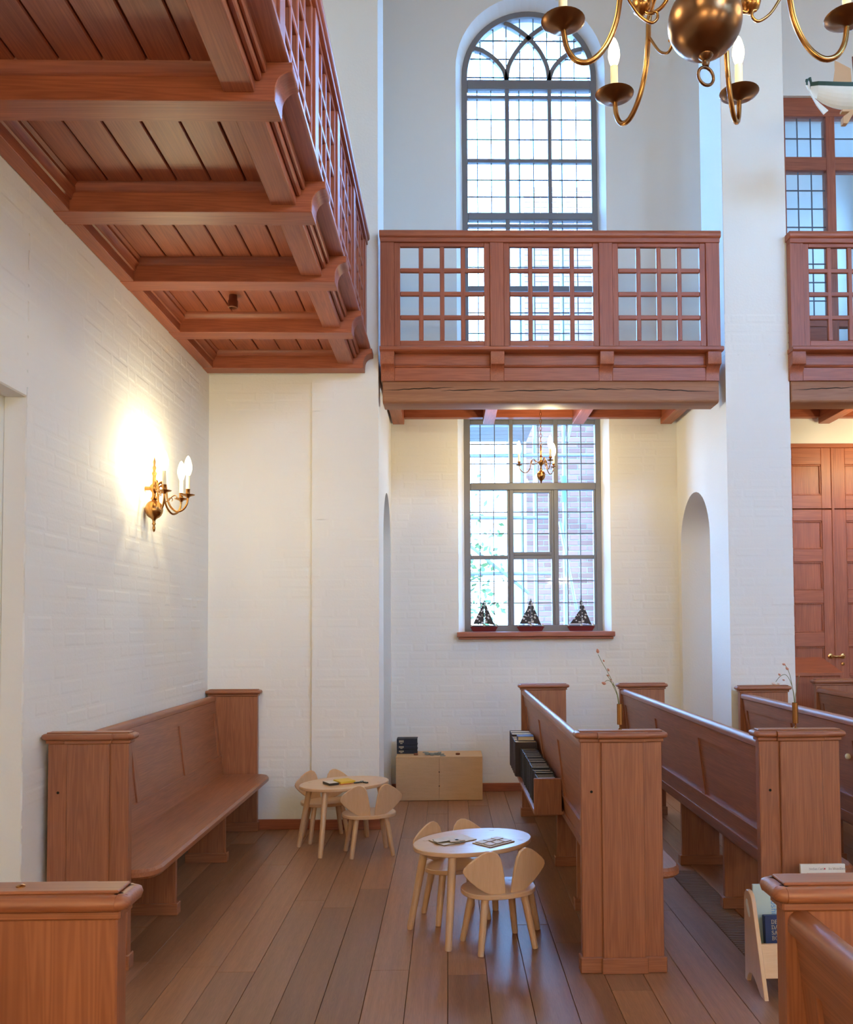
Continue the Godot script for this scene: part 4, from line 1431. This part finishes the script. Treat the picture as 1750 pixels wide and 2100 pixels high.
func kids_chair(label: String, at: Vector3, turn: float) -> Node3D:
	# local: ears at +z, the sitter looks to -z
	var c := thing("childrens_chair", label, "chair", at, turn, "children's chairs with ear shaped backs")
	obj("seat", MB.new().prism(oval(0.178, 0.142, 36, 2.3), 1, 0.25, 0.272, 0.003), M.birch_x, c)
	for q in [[-1, -1], [1, -1], [1, 1], [-1, 1]]:
		leg(c, V(0.098 * q[0], 0.2505, 0.075 * q[1]), V(0.138 * q[0], 0.0, 0.112 * q[1]), 0.0185, 0.0145)
	for s in [-1, 1]:
		var e := [[0.0, 0.0], [0.004, 0.06], [0.012, 0.12], [0.022, 0.166], [0.036, 0.19], [0.056, 0.202], [0.075, 0.201], [0.10, 0.19], [0.13, 0.169], [0.16, 0.143], [0.176, 0.124], [0.18, 0.108], [0.174, 0.092], [0.152, 0.065], [0.12, 0.034], [0.085, 0.01], [0.06, 0.0]]
		var p := []
		for q in e:
			p.append([q[0] * s * 1.1, q[1]])
		var ear := obj("backrest", MB.new().prism(P(p), 2, -0.007, 0.007, 0.003), M.birch_y, c)
		ear.position = V(0.013 * s, 0.268, 0.116)
		ear.rotation = Vector3(0.10, 0.27 * s, 0)
		part_label(ear, "ear shaped back panel")
	for q in [[-1, 1], [1, 1]]:
		part_label(obj("dowel", MB.new().lathe([Vector2(0, 0.2726), Vector2(0.012, 0.2726), Vector2(0.012, 0.272)], V(0.098 * q[0], 0, -0.075 * q[1]), 14), M.birch_y, c), "round leg dowel flush in the seat")
	return c

func tile_at(p: Vector3, turn: float, w: float, label: String, group: String, h := 0.004) -> void:
	var t := thing("game_tile", label, "tile", p, turn, group)
	obj("face", bx(V(-w, h * 0.45, -w), V(w, h, w), 0.0008), M.tile, t)
	obj("edge", bx(V(-w, 0, -w), V(w, h * 0.45, w), 0.0), M.tile_edge, t)

func build_kids() -> void:
	var t1 := V(0.116, 0, -4.405)
	var t2 := V(-0.715, 0, -6.06)
	kids_table("oval birch children's table with two game boards on top", t1)
	kids_table("oval birch children's table with a yellow game box on top", t2)
	kids_chair("birch children's chair on the aisle side of the table with game boards", V(0.2275, 0, -4.194), 0.36)
	kids_chair("birch children's chair on the chest side of the table with game boards", V(0.03, 0, -4.605), 0.36 + PI)
	kids_chair("birch children's chair on the aisle side of the table with the yellow box", V(-0.533, 0, -5.884), 0.29)
	kids_chair("birch children's chair on the wall side of the table with the yellow box", V(-0.875, 0, -6.29), 0.36 + PI)
	# game boards and tiles on the first table
	var top := 0.4378
	var b1 := thing("game_board", "pale game board under a pile of loose tiles on the oval table", "board game", V(0.015, top, -4.40), 0.62)
	obj("face", bx(V(-0.10, 0.002, -0.065), V(0.10, 0.0045, 0.065), 0.0006), M.tile, b1)
	obj("edge", bx(V(-0.10, 0.0, -0.065), V(0.10, 0.002, 0.065), 0.0), M.tile_edge, b1)
	var b2 := thing("game_board", "pale game board with two rows of tiles on the oval table", "board game", V(0.215, top, -4.345), 0.75)
	obj("face", bx(V(-0.085, 0.002, -0.062), V(0.085, 0.0045, 0.062), 0.0006), M.tile, b2)
	obj("edge", bx(V(-0.085, 0.0, -0.062), V(0.085, 0.002, 0.062), 0.0), M.tile_edge, b2)
	var bb := Basis(Vector3.UP, 0.75)
	for i in 3:
		for j in 2:
			var o: Vector3 = bb * V(-0.054 + i * 0.054, 0, -0.028 + j * 0.056)
			tile_at(V(0.215, top + 0.0047, -4.345) + o, 0.75, 0.022, "square tile set in the two rows of the tidy game board", "tiles in rows on the game board")
	var r := RandomNumberGenerator.new()
	r.seed = 8
	for i in 8:
		var q := V(-0.055 + 0.036 * (i % 4) + r.randf_range(-0.006, 0.006), top + 0.0048 + 0.0042 * (i / 4), -4.385 + 0.03 * (i / 4) + r.randf_range(-0.012, 0.012))
		tile_at(q, r.randf_range(0, 1.5), 0.0225, "loose square tile in the untidy pile on the game board", "loose tiles in the pile")
	# second table: yellow box and dominoes
	var yb := thing("game_box", "flat yellow game box with orange side on the oval table", "box", V(-0.715, top, -6.04), 0.55)
	obj("lid", bx(V(-0.055, 0.004, -0.06), V(0.055, 0.018, 0.06), 0.001), M.yellow, yb)
	obj("base", bx(V(-0.053, 0, -0.058), V(0.053, 0.004, 0.058), 0.0), M.orange, yb)
	obj("side_label", bx(V(0.0552, 0.004, -0.055), V(0.056, 0.014, 0.055), 0.0), M.orange, yb)
	var dk := thing("card_box", "flat dark card box beside the yellow game box", "box", V(-0.80, top, -5.985), 0.55)
	obj("lid", bx(V(-0.035, 0.0, -0.055), V(0.035, 0.015, 0.055), 0.001), M.dark_card, dk)
	obj("top_sheet", bx(V(-0.032, 0.015, -0.052), V(0.032, 0.0156, 0.052), 0.0), M.tile, dk)
	for i in 3:
		var dm := thing("domino", "small dark domino lying beside the yellow game box", "domino", V(-0.63 + 0.03 * i, top, -6.02 - 0.03 * (i % 2)), 0.5 + i * 0.9, "dominoes on the oval table")
		obj("block", bx(V(-0.02, 0, -0.01), V(0.02, 0.008, 0.01), 0.001), M.domino, dm)
		obj("inlay", bx(V(-0.017, 0.008, -0.0075), V(0.017, 0.0085, 0.0075), 0.0), M.felt, dm)
	# odds and ends on the chest
	for i in 2:
		var x: float = [-0.29, 0.075][i]
		var pg := obj("wooden_bead", MB.new().lathe([Vector2(0, -0.019), Vector2(0.008, -0.018), Vector2(0.0095, -0.01), Vector2(0.0095, 0.01), Vector2(0.008, 0.018), Vector2(0, 0.019)], Vector3.ZERO, 14, Basis(Vector3.BACK, PI / 2)), M.peg)
		pg.position = V(x, 0.3855, -7.70)
		tag(pg, ["brown wooden bead in front of the stacked books", "brown wooden bead alone on the right half of the chest lid"][i], "bead")
	for i in 9:
		var fp := obj("puzzle_piece", MB.new().prism(oval(0.022 + 0.004 * (i % 3), 0.016, 14, 3.0), 1, 0, 0.009, 0.002), M.felt)
		var lay_: int = 0 if i < 4 else (1 if i < 7 else 2)
		fp.position = V(-0.185 + 0.04 * (i % 4) - 0.01 * lay_, 0.3752 + 0.0092 * lay_, -7.73 + 0.016 * ((i * 5) % 3))
		fp.rotation.y = i * 1.1
		tag(fp, "small grey puzzle piece heaped in the middle of the chest lid", "puzzle piece", "grey puzzle pieces on the chest")
	var fl := obj("puzzle_piece", MB.new().prism(oval(0.024, 0.014, 14, 3.0), 1, 0, 0.006, 0.001), M.felt)
	fl.position = V(-0.055, 0.3752, -7.65)
	tag(fl, "single grey puzzle piece lying apart at the front edge of the chest", "puzzle piece")

# ---------------------------------------------------------------- lamps
func flame_bulb(par: Node3D, at: Vector3, s: float, energy: float) -> void:
	var prof := []
	for q in [[0.0, 0.0], [0.009, 0.002], [0.0145, 0.016], [0.0185, 0.034], [0.0175, 0.052], [0.012, 0.074], [0.006, 0.088], [0.0, 0.094]]:
		prof.append(Vector2(q[0], q[1]) * s)
	part_label(obj("bulb", MB.new().lathe(prof, at, 18), M.bulb, par), "lit candle shaped bulb")
	var l := OmniLight3D.new()
	l.name = "bulb_light"
	par.add_child(l, true)
	l.position = at + V(0, 0.04 * s, 0)
	l.light_color = LAMP
	l.light_energy = energy
	l.light_size = 0.018 * s
	l.omni_range = 30.0
	l.omni_attenuation = 2.0
	l.shadow_enabled = true

func candle_cup(par: Node3D, at: Vector3, s: float, energy: float, mat: Material, ch: float) -> void:
	# drip pan, socket, candle sleeve, bulb
	obj("drip_pan", MB.new().lathe([Vector2(0, -0.026), Vector2(0.010, -0.024), Vector2(0.020, -0.016), Vector2(0.050, -0.010), Vector2(0.074, 0.004), Vector2(0.078, 0.009), Vector2(0.074, 0.009), Vector2(0.046, -0.003), Vector2(0.02, -0.006), Vector2(0, -0.006)].map(func(p): return p * s), at, 28), mat, par)
	obj("socket", MB.new().lathe([Vector2(0, -0.006), Vector2(0.010, -0.004), Vector2(0.0165, 0.004), Vector2(0.016, 0.03), Vector2(0.0185, 0.034), Vector2(0.0185, 0.041), Vector2(0.016, 0.044), Vector2(0, 0.044)].map(func(p): return p * s), at, 18), M.brass, par)
	obj("candle", MB.new().lathe([Vector2(0.0155 * s, 0.044 * s), Vector2(0.0150 * s, 0.044 * s + ch), Vector2(0, 0.044 * s + ch)], at, 16), M.candle, par)
	flame_bulb(par, at + V(0, 0.044 * s + ch - 0.001, 0), s * 1.3, energy)

func big_chandelier(label: String, at: Vector3, ang: float, energy: float) -> void:
	# at: centre of the ball
	var c := thing("chandelier", label, "chandelier", at)
	var R := 0.145
	var prof := [Vector2(0, -0.185), Vector2(0.012, -0.182), Vector2(0.017, -0.168), Vector2(0.012, -0.158), Vector2(0.02, -0.15), Vector2(0.028, -0.143), Vector2(0.03, -0.138), Vector2(0.05, -0.136), Vector2(0.056, -0.132)]
	for i in range(3, 19):
		var a := deg_to_rad(-90 + 180.0 * i / 20)
		prof.append(Vector2(cos(a) * R, sin(a) * R * 0.97))
	prof.append_array([Vector2(0.04, 0.137), Vector2(0.035, 0.16), Vector2(0.06, 0.18), Vector2(0.06, 0.21), Vector2(0.03, 0.23), Vector2(0.03, 0.30), Vector2(0.065, 0.33), Vector2(0.075, 0.36), Vector2(0.05, 0.39), Vector2(0.025, 0.42), Vector2(0.02, 0.56), Vector2(0.035, 0.6), Vector2(0.0, 0.66)])
	obj("ball_stem", MB.new().lathe(prof, Vector3.ZERO, 48), M.brass_dark, c)
	obj("ring", MB.new().torus(V(0, -0.222, 0), 0.036, 0.0065, Basis(Vector3.UP, 0.35)), M.brass_dark, c)
	for i in 6:
		var a := ang + TAU * i / 6
		var d := V(cos(a), 0, sin(a))
		var arm := Node3D.new()
		arm.name = "arm"
		c.add_child(arm, true)
		var pts := []
		for q in [[0.05, 0.20], [0.12, 0.27], [0.20, 0.31], [0.28, 0.295], [0.325, 0.22], [0.335, 0.12], [0.355, 0.0], [0.40, -0.10], [0.46, -0.155], [0.515, -0.15], [0.55, -0.10], [0.563, -0.03]]:
			pts.append(d * q[0] + V(0, q[1], 0))
		obj("branch", MB.new().tube(smooth(pts, 5), 0.0115, 12), M.brass, arm)
		# scrolls on the arm
		var s1 := []
		for q in [[0.335, 0.15], [0.30, 0.09], [0.26, 0.03], [0.215, 0.0], [0.19, 0.015], [0.19, 0.04], [0.205, 0.045]]:
			s1.append(d * q[0] + V(0, q[1], 0))
		obj("scroll", MB.new().tube(smooth(s1, 4), 0.006, 8), M.brass, arm)
		candle_cup(arm, d * 0.565 + V(0, 0.0, 0), 1.13, energy, M.brass_dark, 0.09)
	# upper tier of small scrolled arms ending in turned cups
	for i in 6:
		var a := ang + TAU * (i + 0.5) / 6
		var d := V(cos(a), 0, sin(a))
		var pts := []
		for q in [[0.03, 0.26], [0.10, 0.22], [0.17, 0.13], [0.23, 0.12], [0.26, 0.17]]:
			pts.append(d * q[0] + V(0, q[1], 0))
		var br := obj("upper_branch", MB.new().tube(smooth(pts, 5), 0.008, 10), M.brass, c)
		obj("turned_cup", MB.new().lathe([Vector2(0, 0.12), Vector2(0.012, 0.125), Vector2(0.035, 0.145), Vector2(0.042, 0.17), Vector2(0.036, 0.195), Vector2(0.02, 0.21), Vector2(0.026, 0.235), Vector2(0, 0.24)], d * 0.26, 20), M.brass, br)
	# suspension rod up to the ceiling
	obj("rod", MB.new().tube([V(0, 0.64, 0), V(0, HC - at.y, 0)], 0.008, 8), M.brass_dark, c)

func chain(par: Node3D, a: Vector3, b: Vector3, link := 0.022) -> void:
	var k := int((b - a).length() / (link * 1.35))
	for i in k:
		var p := a.lerp(b, (i + 0.5) / k)
		var mb := MB.new()
		var pts := []
		var bas := Basis(Vector3.UP, PI / 2 * (i % 2))
		for j in 13:
			var t := TAU * j / 12
			pts.append(p + bas * V(cos(t) * link * 0.36, sin(t) * (b - a).length() / k * 0.62, 0))
		obj("chain_link", mb.tube(pts, 0.0022, 6), M.brass, par)

func small_chandelier(label: String, at: Vector3, top: float, energy: float) -> void:
	var c := thing("small_chandelier", label, "chandelier", at)
	obj("ball_stem", MB.new().lathe([Vector2(0, -0.072), Vector2(0.006, -0.068), Vector2(0.008, -0.05), Vector2(0.016, -0.044), Vector2(0.030, -0.028), Vector2(0.0375, -0.004), Vector2(0.036, 0.012), Vector2(0.024, 0.032), Vector2(0.010, 0.040), Vector2(0.012, 0.05), Vector2(0.007, 0.06), Vector2(0.010, 0.08), Vector2(0.024, 0.095), Vector2(0.026, 0.115), Vector2(0.010, 0.125), Vector2(0.008, 0.15), Vector2(0.017, 0.156), Vector2(0.008, 0.163), Vector2(0.008, 0.19), Vector2(0.012, 0.20), Vector2(0.006, 0.21), Vector2(0.009, 0.235), Vector2(0.004, 0.25), Vector2(0.0, 0.262)], Vector3.ZERO, 24), M.brass, c)
	for a in [PI + 0.20, PI + 0.20 + TAU / 3, PI + 0.20 + 2 * TAU / 3]:
		var d := V(cos(a), 0, sin(a))
		var arm := Node3D.new()
		arm.name = "arm"
		c.add_child(arm, true)
		var pts := []
		for q in [[0.02, 0.105], [0.04, 0.118], [0.06, 0.137], [0.08, 0.125], [0.088, 0.09], [0.095, 0.055], [0.12, 0.028], [0.15, 0.03], [0.175, 0.055], [0.184, 0.085]]:
			pts.append(d * q[0] + V(0, q[1], 0))
		obj("branch", MB.new().tube(smooth(pts, 4), 0.0042, 8), M.brass, arm)
		obj("scroll", MB.new().torus(d * 0.062 + V(0, 0.108, 0), 0.017, 0.003, Basis(d, Vector3.UP, d.cross(Vector3.UP)), 16), M.brass, arm)
		cup_small(arm, d * 0.185 + V(0, 0.09, 0), energy)
	chain(c, V(0, 0.255, 0), V(0, top - at.y, 0))

func cup_small(par: Node3D, at: Vector3, energy: float) -> void:
	obj("drip_pan", MB.new().lathe([Vector2(0, -0.008), Vector2(0.008, -0.006), Vector2(0.028, 0.002), Vector2(0.030, 0.005), Vector2(0.010, 0.002), Vector2(0, 0.002)], at, 20), M.brass, par)
	obj("socket", MB.new().lathe([Vector2(0.004, 0), Vector2(0.006, 0.014), Vector2(0.0135, 0.022), Vector2(0.0135, 0.032), Vector2(0, 0.034)], at, 14), M.brass, par)
	obj("candle", MB.new().lathe([Vector2(0.0095, 0.034), Vector2(0.0095, 0.098), Vector2(0, 0.098)], at, 14), M.candle, par)
	flame_bulb(par, at + V(0, 0.097, 0), 1.2, energy)

func sconce(label: String, at: Vector3, energy: float, turn := 0.0) -> void:
	# on a wall facing +x; at: the ball's foot on the wall
	var c := thing("wall_sconce", label, "wall lamp", at, turn)
	var bas := Basis(Vector3.BACK, 0)
	obj("backplate", MB.new().lathe([Vector2(0, -0.135), Vector2(0.006, -0.128), Vector2(0.009, -0.11), Vector2(0.006, -0.095), Vector2(0.012, -0.085), Vector2(0.008, -0.075), Vector2(0.010, -0.062), Vector2(0.018, -0.054), Vector2(0.030, -0.047), Vector2(0.041, -0.036), Vector2(0.049, -0.020), Vector2(0.0525, 0.0), Vector2(0.049, 0.020), Vector2(0.041, 0.036), Vector2(0.030, 0.046), Vector2(0.014, 0.054), Vector2(0.020, 0.065), Vector2(0.012, 0.08), Vector2(0.012, 0.10), Vector2(0.024, 0.115), Vector2(0.026, 0.14), Vector2(0.012, 0.155), Vector2(0.010, 0.20), Vector2(0.016, 0.215), Vector2(0.008, 0.23), Vector2(0.012, 0.25), Vector2(0.006, 0.265), Vector2(0.009, 0.285), Vector2(0.004, 0.30), Vector2(0.0, 0.32)], V(0.052, 0, 0), 24), M.brass, c)
	obj("wall_bracket", MB.new().tube([V(0, 0.0, 0), V(0.06, 0, 0)], 0.016, 10).tube([V(0, 0.127, 0), V(0.06, 0.127, 0)], 0.012, 10), M.brass, c)
	for ph in [0.96, -0.02, -0.98]:
		var d := V(cos(ph), 0, sin(ph))
		var base := V(0.05, 0, 0)
		var arm := Node3D.new()
		arm.name = "arm"
		c.add_child(arm, true)
		var pts := []
		for q in [[0.015, 0.13], [0.03, 0.155], [0.05, 0.165], [0.068, 0.15], [0.074, 0.11], [0.08, 0.06], [0.10, 0.015], [0.135, -0.012], [0.172, 0.0], [0.195, 0.035], [0.20, 0.075]]:
			pts.append(base + d * q[0] + V(0, q[1], 0))
		obj("branch", MB.new().tube(smooth(pts, 4), 0.0062, 10), M.brass, arm)
		obj("scroll", MB.new().torus(base + d * 0.05 + V(0, 0.125, 0), 0.02, 0.004, Basis(d, Vector3.UP, d.cross(Vector3.UP)), 16), M.brass, arm)
		var s2 := []
		for q in [[0.085, 0.05], [0.105, 0.075], [0.125, 0.085], [0.135, 0.075], [0.13, 0.065]]:
			s2.append(base + d * q[0] + V(0, q[1], 0))
		obj("scroll", MB.new().tube(smooth(s2, 3), 0.003, 6), M.brass, arm)
		candle_at(arm, base + d * 0.20 + V(0, 0.085, 0), energy)

func candle_at(par: Node3D, at: Vector3, energy: float) -> void:
	obj("drip_pan", MB.new().lathe([Vector2(0, -0.018), Vector2(0.008, -0.016), Vector2(0.014, -0.008), Vector2(0.038, 0.0), Vector2(0.041, 0.004), Vector2(0.012, 0.001), Vector2(0, 0.001)], at, 20), M.brass, par)
	obj("socket", MB.new().lathe([Vector2(0.010, 0), Vector2(0.0125, 0.01), Vector2(0.0125, 0.034), Vector2(0.015, 0.037), Vector2(0, 0.037)], at, 14), M.brass, par)
	obj("candle", MB.new().lathe([Vector2(0.0125, 0.037), Vector2(0.0115, 0.118), Vector2(0, 0.118)], at, 14), M.candle, par)
	flame_bulb(par, at + V(0, 0.117, 0), 1.28, energy)

func build_lamps() -> void:
	sconce("polished brass three candle sconce on the white brick wall above the bench", V(XL + 0.004, 2.20, -5.22), E_SCONCE)
	for k in 3:  # unseen sconces added to throw warm light on the lower walls
		sconce("added brass three candle sconce on the unseen wall opposite, %s" % ["nearest the west wall", "between the windows", "towards the altar"][k], V(-0.76 + BAY * k, 2.2, ZO - 0.004), E_OPP_ADDED, PI / 2)
	small_chandelier("small three armed brass chandelier hanging below the balcony in front of the window", V(0.782, 2.757, -7.3), 3.532, E_SMALL)
	small_chandelier("small three armed brass chandelier below the balcony of the door bay", V(0.782 + 3.10, 2.757, -7.3), 3.532, E_SMALL)
	big_chandelier("large brass ball chandelier with candle bulbs hanging over the aisle", V(1.035, 3.90, -3.39), deg_to_rad(60.0) + 0.03, E_BIG)
	# a further chandelier added outside the view for its warm light
	big_chandelier("added unseen brass ball chandelier further down the nave", V(1.035 + BAY * 1.5, 3.90, -3.39), 0.3, E_BIG)

# ---------------------------------------------------------------- small things
func sail_boat(label: String, at: Vector3, small: bool) -> void:
	var b := thing("toy_sailboat", label, "toy boat", at, 0.0, "toy sailing boats on the sill")
	var L := 0.128
	var mb := MB.new()
	# lofted hull
	var st := 10
	for i in st:
		for s in [-1.0, 1.0]:
			var q := []
			for k in [i, i + 1]:
				var t := float(k) / st
				var xt := lerpf(-L, L, t)
				var wd := 0.026 * pow(sin(PI * clampf(t * 0.92 + 0.06, 0, 1)), 0.6)
				var xb := lerpf(-L * 0.78, L * 0.80, t)
				q.append([V(xt, 0.044, wd * s), V(xb, 0.0, wd * 0.55 * s), V(xt, 0.044, 0), V(xb, 0, 0)])
			mb.quad(q[0][0], q[1][0], q[1][1], q[0][1], V(0, -0.3, s).normalized())
			mb.quad(q[0][2], q[1][2], q[1][0], q[0][0], V(0, 1, 0))
			mb.quad(q[0][3], q[1][3], q[1][1], q[0][1], V(0, -1, 0))
	obj("hull", mb, M.red_hull, b)
	obj("deck", bx(V(-L * 0.9, 0.044, -0.014), V(L * 0.88, 0.048, 0.014), 0.001), M.navy, b)
	obj("mast", MB.new().tube([V(0.004, 0.048, 0), V(0.004, 0.30, 0)], [0.0035, 0.003], 8), M.domino, b)
	obj("mast_foot", bx(V(-0.006, 0.048, -0.006), V(0.014, 0.066, 0.006), 0.001), M.deck, b)
	obj("boom", MB.new().tube([V(0.004, 0.066, 0), V(-0.112, 0.064, 0)], 0.003, 6), M.deck, b)
	obj("cleat", bx(V(0.104, 0.048, -0.006), V(0.118, 0.066, 0.006), 0.001), M.deck, b)
	obj("cleat", bx(V(-0.118, 0.048, -0.005), V(-0.108, 0.062, 0.005), 0.001), M.deck, b)
	if small:
		obj("mainsail", MB.new().prism(P([[0.0, 0.07], [-0.10, 0.07], [-0.052, 0.13], [-0.012, 0.19], [-0.006, 0.285], [0.0, 0.295]]), 2, -0.002, 0.002), M.spotted, b)
	else:
		obj("mainsail", MB.new().prism(P([[0.0, 0.07], [-0.10, 0.07], [-0.062, 0.15], [-0.03, 0.205], [-0.004, 0.285], [0.0, 0.295]]), 2, -0.002, 0.002), M.spotted, b)
	obj("jib", MB.new().prism(P([[0.008, 0.075], [0.098, 0.058], [0.08, 0.10], [0.05, 0.175], [0.02, 0.25], [0.008, 0.295]]), 2, -0.0015, 0.0025), M.spotted, b)

func vase(at: Vector3, label: String, sprigs: Array, slabel: String) -> void:
	var v := thing("pew_vase", label, "vase", at)
	obj("foot", MB.new().lathe([Vector2(0, 0), Vector2(0.009, 0), Vector2(0.008, 0.003), Vector2(0.0035, 0.006), Vector2(0.003, 0.018), Vector2(0.006, 0.022)], Vector3.ZERO, 14), M.brass, v)
	obj("tube", MB.new().lathe([Vector2(0, 0.022), Vector2(0.0125, 0.022), Vector2(0.0125, 0.112), Vector2(0.0115, 0.112), Vector2(0.0115, 0.03), Vector2(0, 0.03)], Vector3.ZERO, 18), M.brass, v)
	var s := thing("flower_sprig", slabel, "flowers", at)
	for sp in sprigs:
		var pts := [V(0, 0.034, 0)]
		for q in sp[0]:
			pts.append(V(q[0], q[1], q[2]))
		obj("stem", MB.new().tube(smooth(pts, 4), 0.0012, 6), M.stem, s)
		for q in sp[1]:
			var sz: float = q[3]
			obj("blossom", MB.new().lathe([Vector2(0, -sz), Vector2(sz * 0.55, -sz * 0.5), Vector2(sz * 0.62, 0.1 * sz), Vector2(sz * 0.3, sz * 0.8), Vector2(0, sz)], V(q[0], q[1], q[2]), 10, Basis(Vector3.BACK, q[4])), M.blossom if q[5] < 0.5 else M.blossom_pale, s)

func build_small() -> void:
	sail_boat("toy sailing boat with spotted sails at the left end of the window sill", V(0.325, 1.446, -8.04), false)
	sail_boat("toy sailing boat with spotted sails in the middle of the window sill", V(0.752, 1.446, -8.04), false)
	sail_boat("toy sailing boat with a narrow spotted mainsail at the right end of the window sill", V(1.215, 1.446, -8.04), true)
	vase(V(0.752, 1.04, -3.87), "slender brass vase on the cap of the trough pew end", [
		[[[-0.012, 0.16, 0], [-0.045, 0.24, 0], [-0.075, 0.295, 0], [-0.092, 0.33, 0]], [[-0.094, 0.345, 0, 0.011, 0.2, 0], [-0.068, 0.302, 0, 0.006, 0.6, 0], [-0.048, 0.262, 0, 0.008, 0.5, 0]]],
		[[[-0.006, 0.13, 0.004], [-0.028, 0.19, 0.004], [-0.045, 0.225, 0.004], [-0.058, 0.24, 0.004]], [[-0.05, 0.238, 0.004, 0.006, 1.0, 0], [-0.031, 0.212, 0.004, 0.007, 1.0, 1]]],
		[[[-0.004, 0.13, -0.003], [-0.02, 0.185, -0.003], [-0.045, 0.215, -0.003], [-0.064, 0.21, -0.003]], [[-0.068, 0.203, -0.003, 0.011, 1.2, 0], [-0.037, 0.218, -0.003, 0.006, 0.8, 0]]]],
		"dried sprigs with pinkish seed heads in the vase on the trough pew")
	vase(V(1.530, 1.04, -3.87), "slender brass vase on the cap of the second pew end", [
		[[[-0.004, 0.13, 0], [-0.012, 0.19, 0], [-0.022, 0.24, 0], [-0.04, 0.278, 0]], [[-0.046, 0.281, 0, 0.008, 1.3, 0], [-0.032, 0.262, 0, 0.009, 0.8, 0]]],
		[[[-0.003, 0.13, 0.004], [-0.018, 0.2, 0.004], [-0.04, 0.235, 0.004], [-0.065, 0.228, 0.004], [-0.085, 0.205, 0.004]], [[-0.095, 0.197, 0.004, 0.009, 1.4, 1], [-0.072, 0.195, 0.004, 0.008, 1.0, 1], [-0.068, 0.236, 0.004, 0.007, 0.9, 0], [-0.05, 0.212, 0.004, 0.006, 1.3, 0]]],
		[[[0.002, 0.13, 0], [0.008, 0.17, 0], [0.02, 0.225, 0]], [[0.021, 0.228, 0, 0.003, 0, 1]]]],
		"sprig with drooping pale blossoms in the vase on the second pew")
	# rounded peg on the third pew's back
	var kn := obj("coat_peg", MB.new().lathe([Vector2(0, 0), Vector2(0.007, 0.0), Vector2(0.007, 0.012), Vector2(0.015, 0.018), Vector2(0.017, 0.028), Vector2(0.012, 0.036), Vector2(0, 0.038)], Vector3.ZERO, 16, Basis(Vector3.BACK, PI / 2)), M.candle)
	kn.position = V(2.186, 0.78, -4.75)
	tag(kn, "round pale peg on the back of the third pew", "peg")
	# heating grille in the floor between the pews
	var gr := thing("floor_grille", "brown slatted heating grille in the floor under the second pew", "grille", V(1.334, 0, -5.40))
	obj("tray", bx(V(0, -0.022, 0), V(0.165, -0.018, 1.62), 0.0), M.hole, gr)
	var n := 70
	for i in n:
		obj("slat", bx(V(0.004, -0.018, 0.006 + i * 0.023), V(0.161, -0.001, 0.018 + i * 0.023), 0.0), M.grille, gr)
	# hanging ship model
	var s := thing("ship_model", "white and green model sailing boat on a wooden bracket beside the pier", "model ship", V(2.40, 4.875, -5.6), 0.0)
	ship(s)

func ship(s: Node3D) -> void:
	var L := 0.62
	var st := 16
	var hull := MB.new()
	var strake := MB.new()
	var sec := func(t: float) -> Array:
		var w := 0.085 * pow(maxf(0.0, sin(PI * clampf(t, 0.001, 0.999))), 0.55)
		var x := L * t
		var sheer := 0.145 + 0.05 * pow(absf(t - 0.5) * 2.0, 2.2) - 0.01
		var keel := 0.0 + 0.11 * pow(absf(t - 0.5) * 2.0, 3.0)
		var out := []
		for k in 7:
			var u := k / 6.0
			out.append(V(x, lerpf(keel, sheer - 0.028, pow(u, 1.3)), w * sin(u * PI * 0.5)))
		out.append(V(x, sheer, w * 1.02))
		return out
	for i in st:
		var A: Array = sec.call(float(i) / st)
		var B: Array = sec.call(float(i + 1) / st)
		for sd in [-1.0, 1.0]:
			for k in 7:
				var p := []
				for q in [A[k], B[k], B[k + 1], A[k + 1]]:
					p.append(V(q.x, q.y, q.z * sd))
				var nn: Vector3 = (p[1] - p[0]).cross(p[3] - p[0])
				if nn.length() < 1e-9:
					continue
				nn = nn.normalized()
				if nn.dot(V(0, -0.2, sd)) < 0: nn = -nn
				(hull if k < 6 else strake).quad(p[0], p[1], p[2], p[3], nn)
	obj("hull", hull, M.ship_white, s)
	obj("top_strake", strake, M.ship_green, s)
	obj("deck", bx(V(0.14, 0.108, -0.045), V(L - 0.14, 0.115, 0.045), 0.0), M.ship_sail, s)
	obj("stem_post", MB.new().tube([V(0.012, 0.15, 0), V(0.004, 0.19, 0), V(-0.004, 0.215, 0)], [0.008, 0.008, 0.011], 8), M.ship_green, s)
	obj("rudder", MB.new().prism(P([[-0.03, 0.165], [-0.014, 0.165], [0.03, 0.07], [0.115, -0.005], [0.085, -0.03], [0.04, 0.03]]), 2, -0.005, 0.005), M.ship_white, s)
	obj("tiller", MB.new().lathe([Vector2(0, 0.16), Vector2(0.007, 0.165), Vector2(0.006, 0.185), Vector2(0.011, 0.195), Vector2(0.009, 0.205), Vector2(0, 0.206)], V(-0.022, 0, 0), 10), M.ship_green, s)
	obj("mast", MB.new().tube([V(0.30, 0.12, 0), V(0.285, 0.36, 0)], [0.007, 0.005], 8), M.peg, s)
	obj("sail", MB.new().prism(P([[0.15, 0.17], [0.275, 0.165], [0.27, 0.28], [0.165, 0.335], [0.165, 0.27]]), 2, -0.002, 0.002), M.ship_sail, s)
	obj("bracket", MB.new().prism(P([[0.20, -0.005], [0.36, -0.005], [0.36, -0.02], [0.28, -0.02], [0.235, -0.10], [0.205, -0.10], [0.205, -0.055], [0.25, -0.02], [0.20, -0.02]]), 2, -0.02, 0.02, 0.002), M.ship_sail, s)
	obj("hanging_line", MB.new().tube([V(0.30, 0.36, 0), V(0.30, HC - 4.875, 0)], 0.0015, 6), M.iron, s)
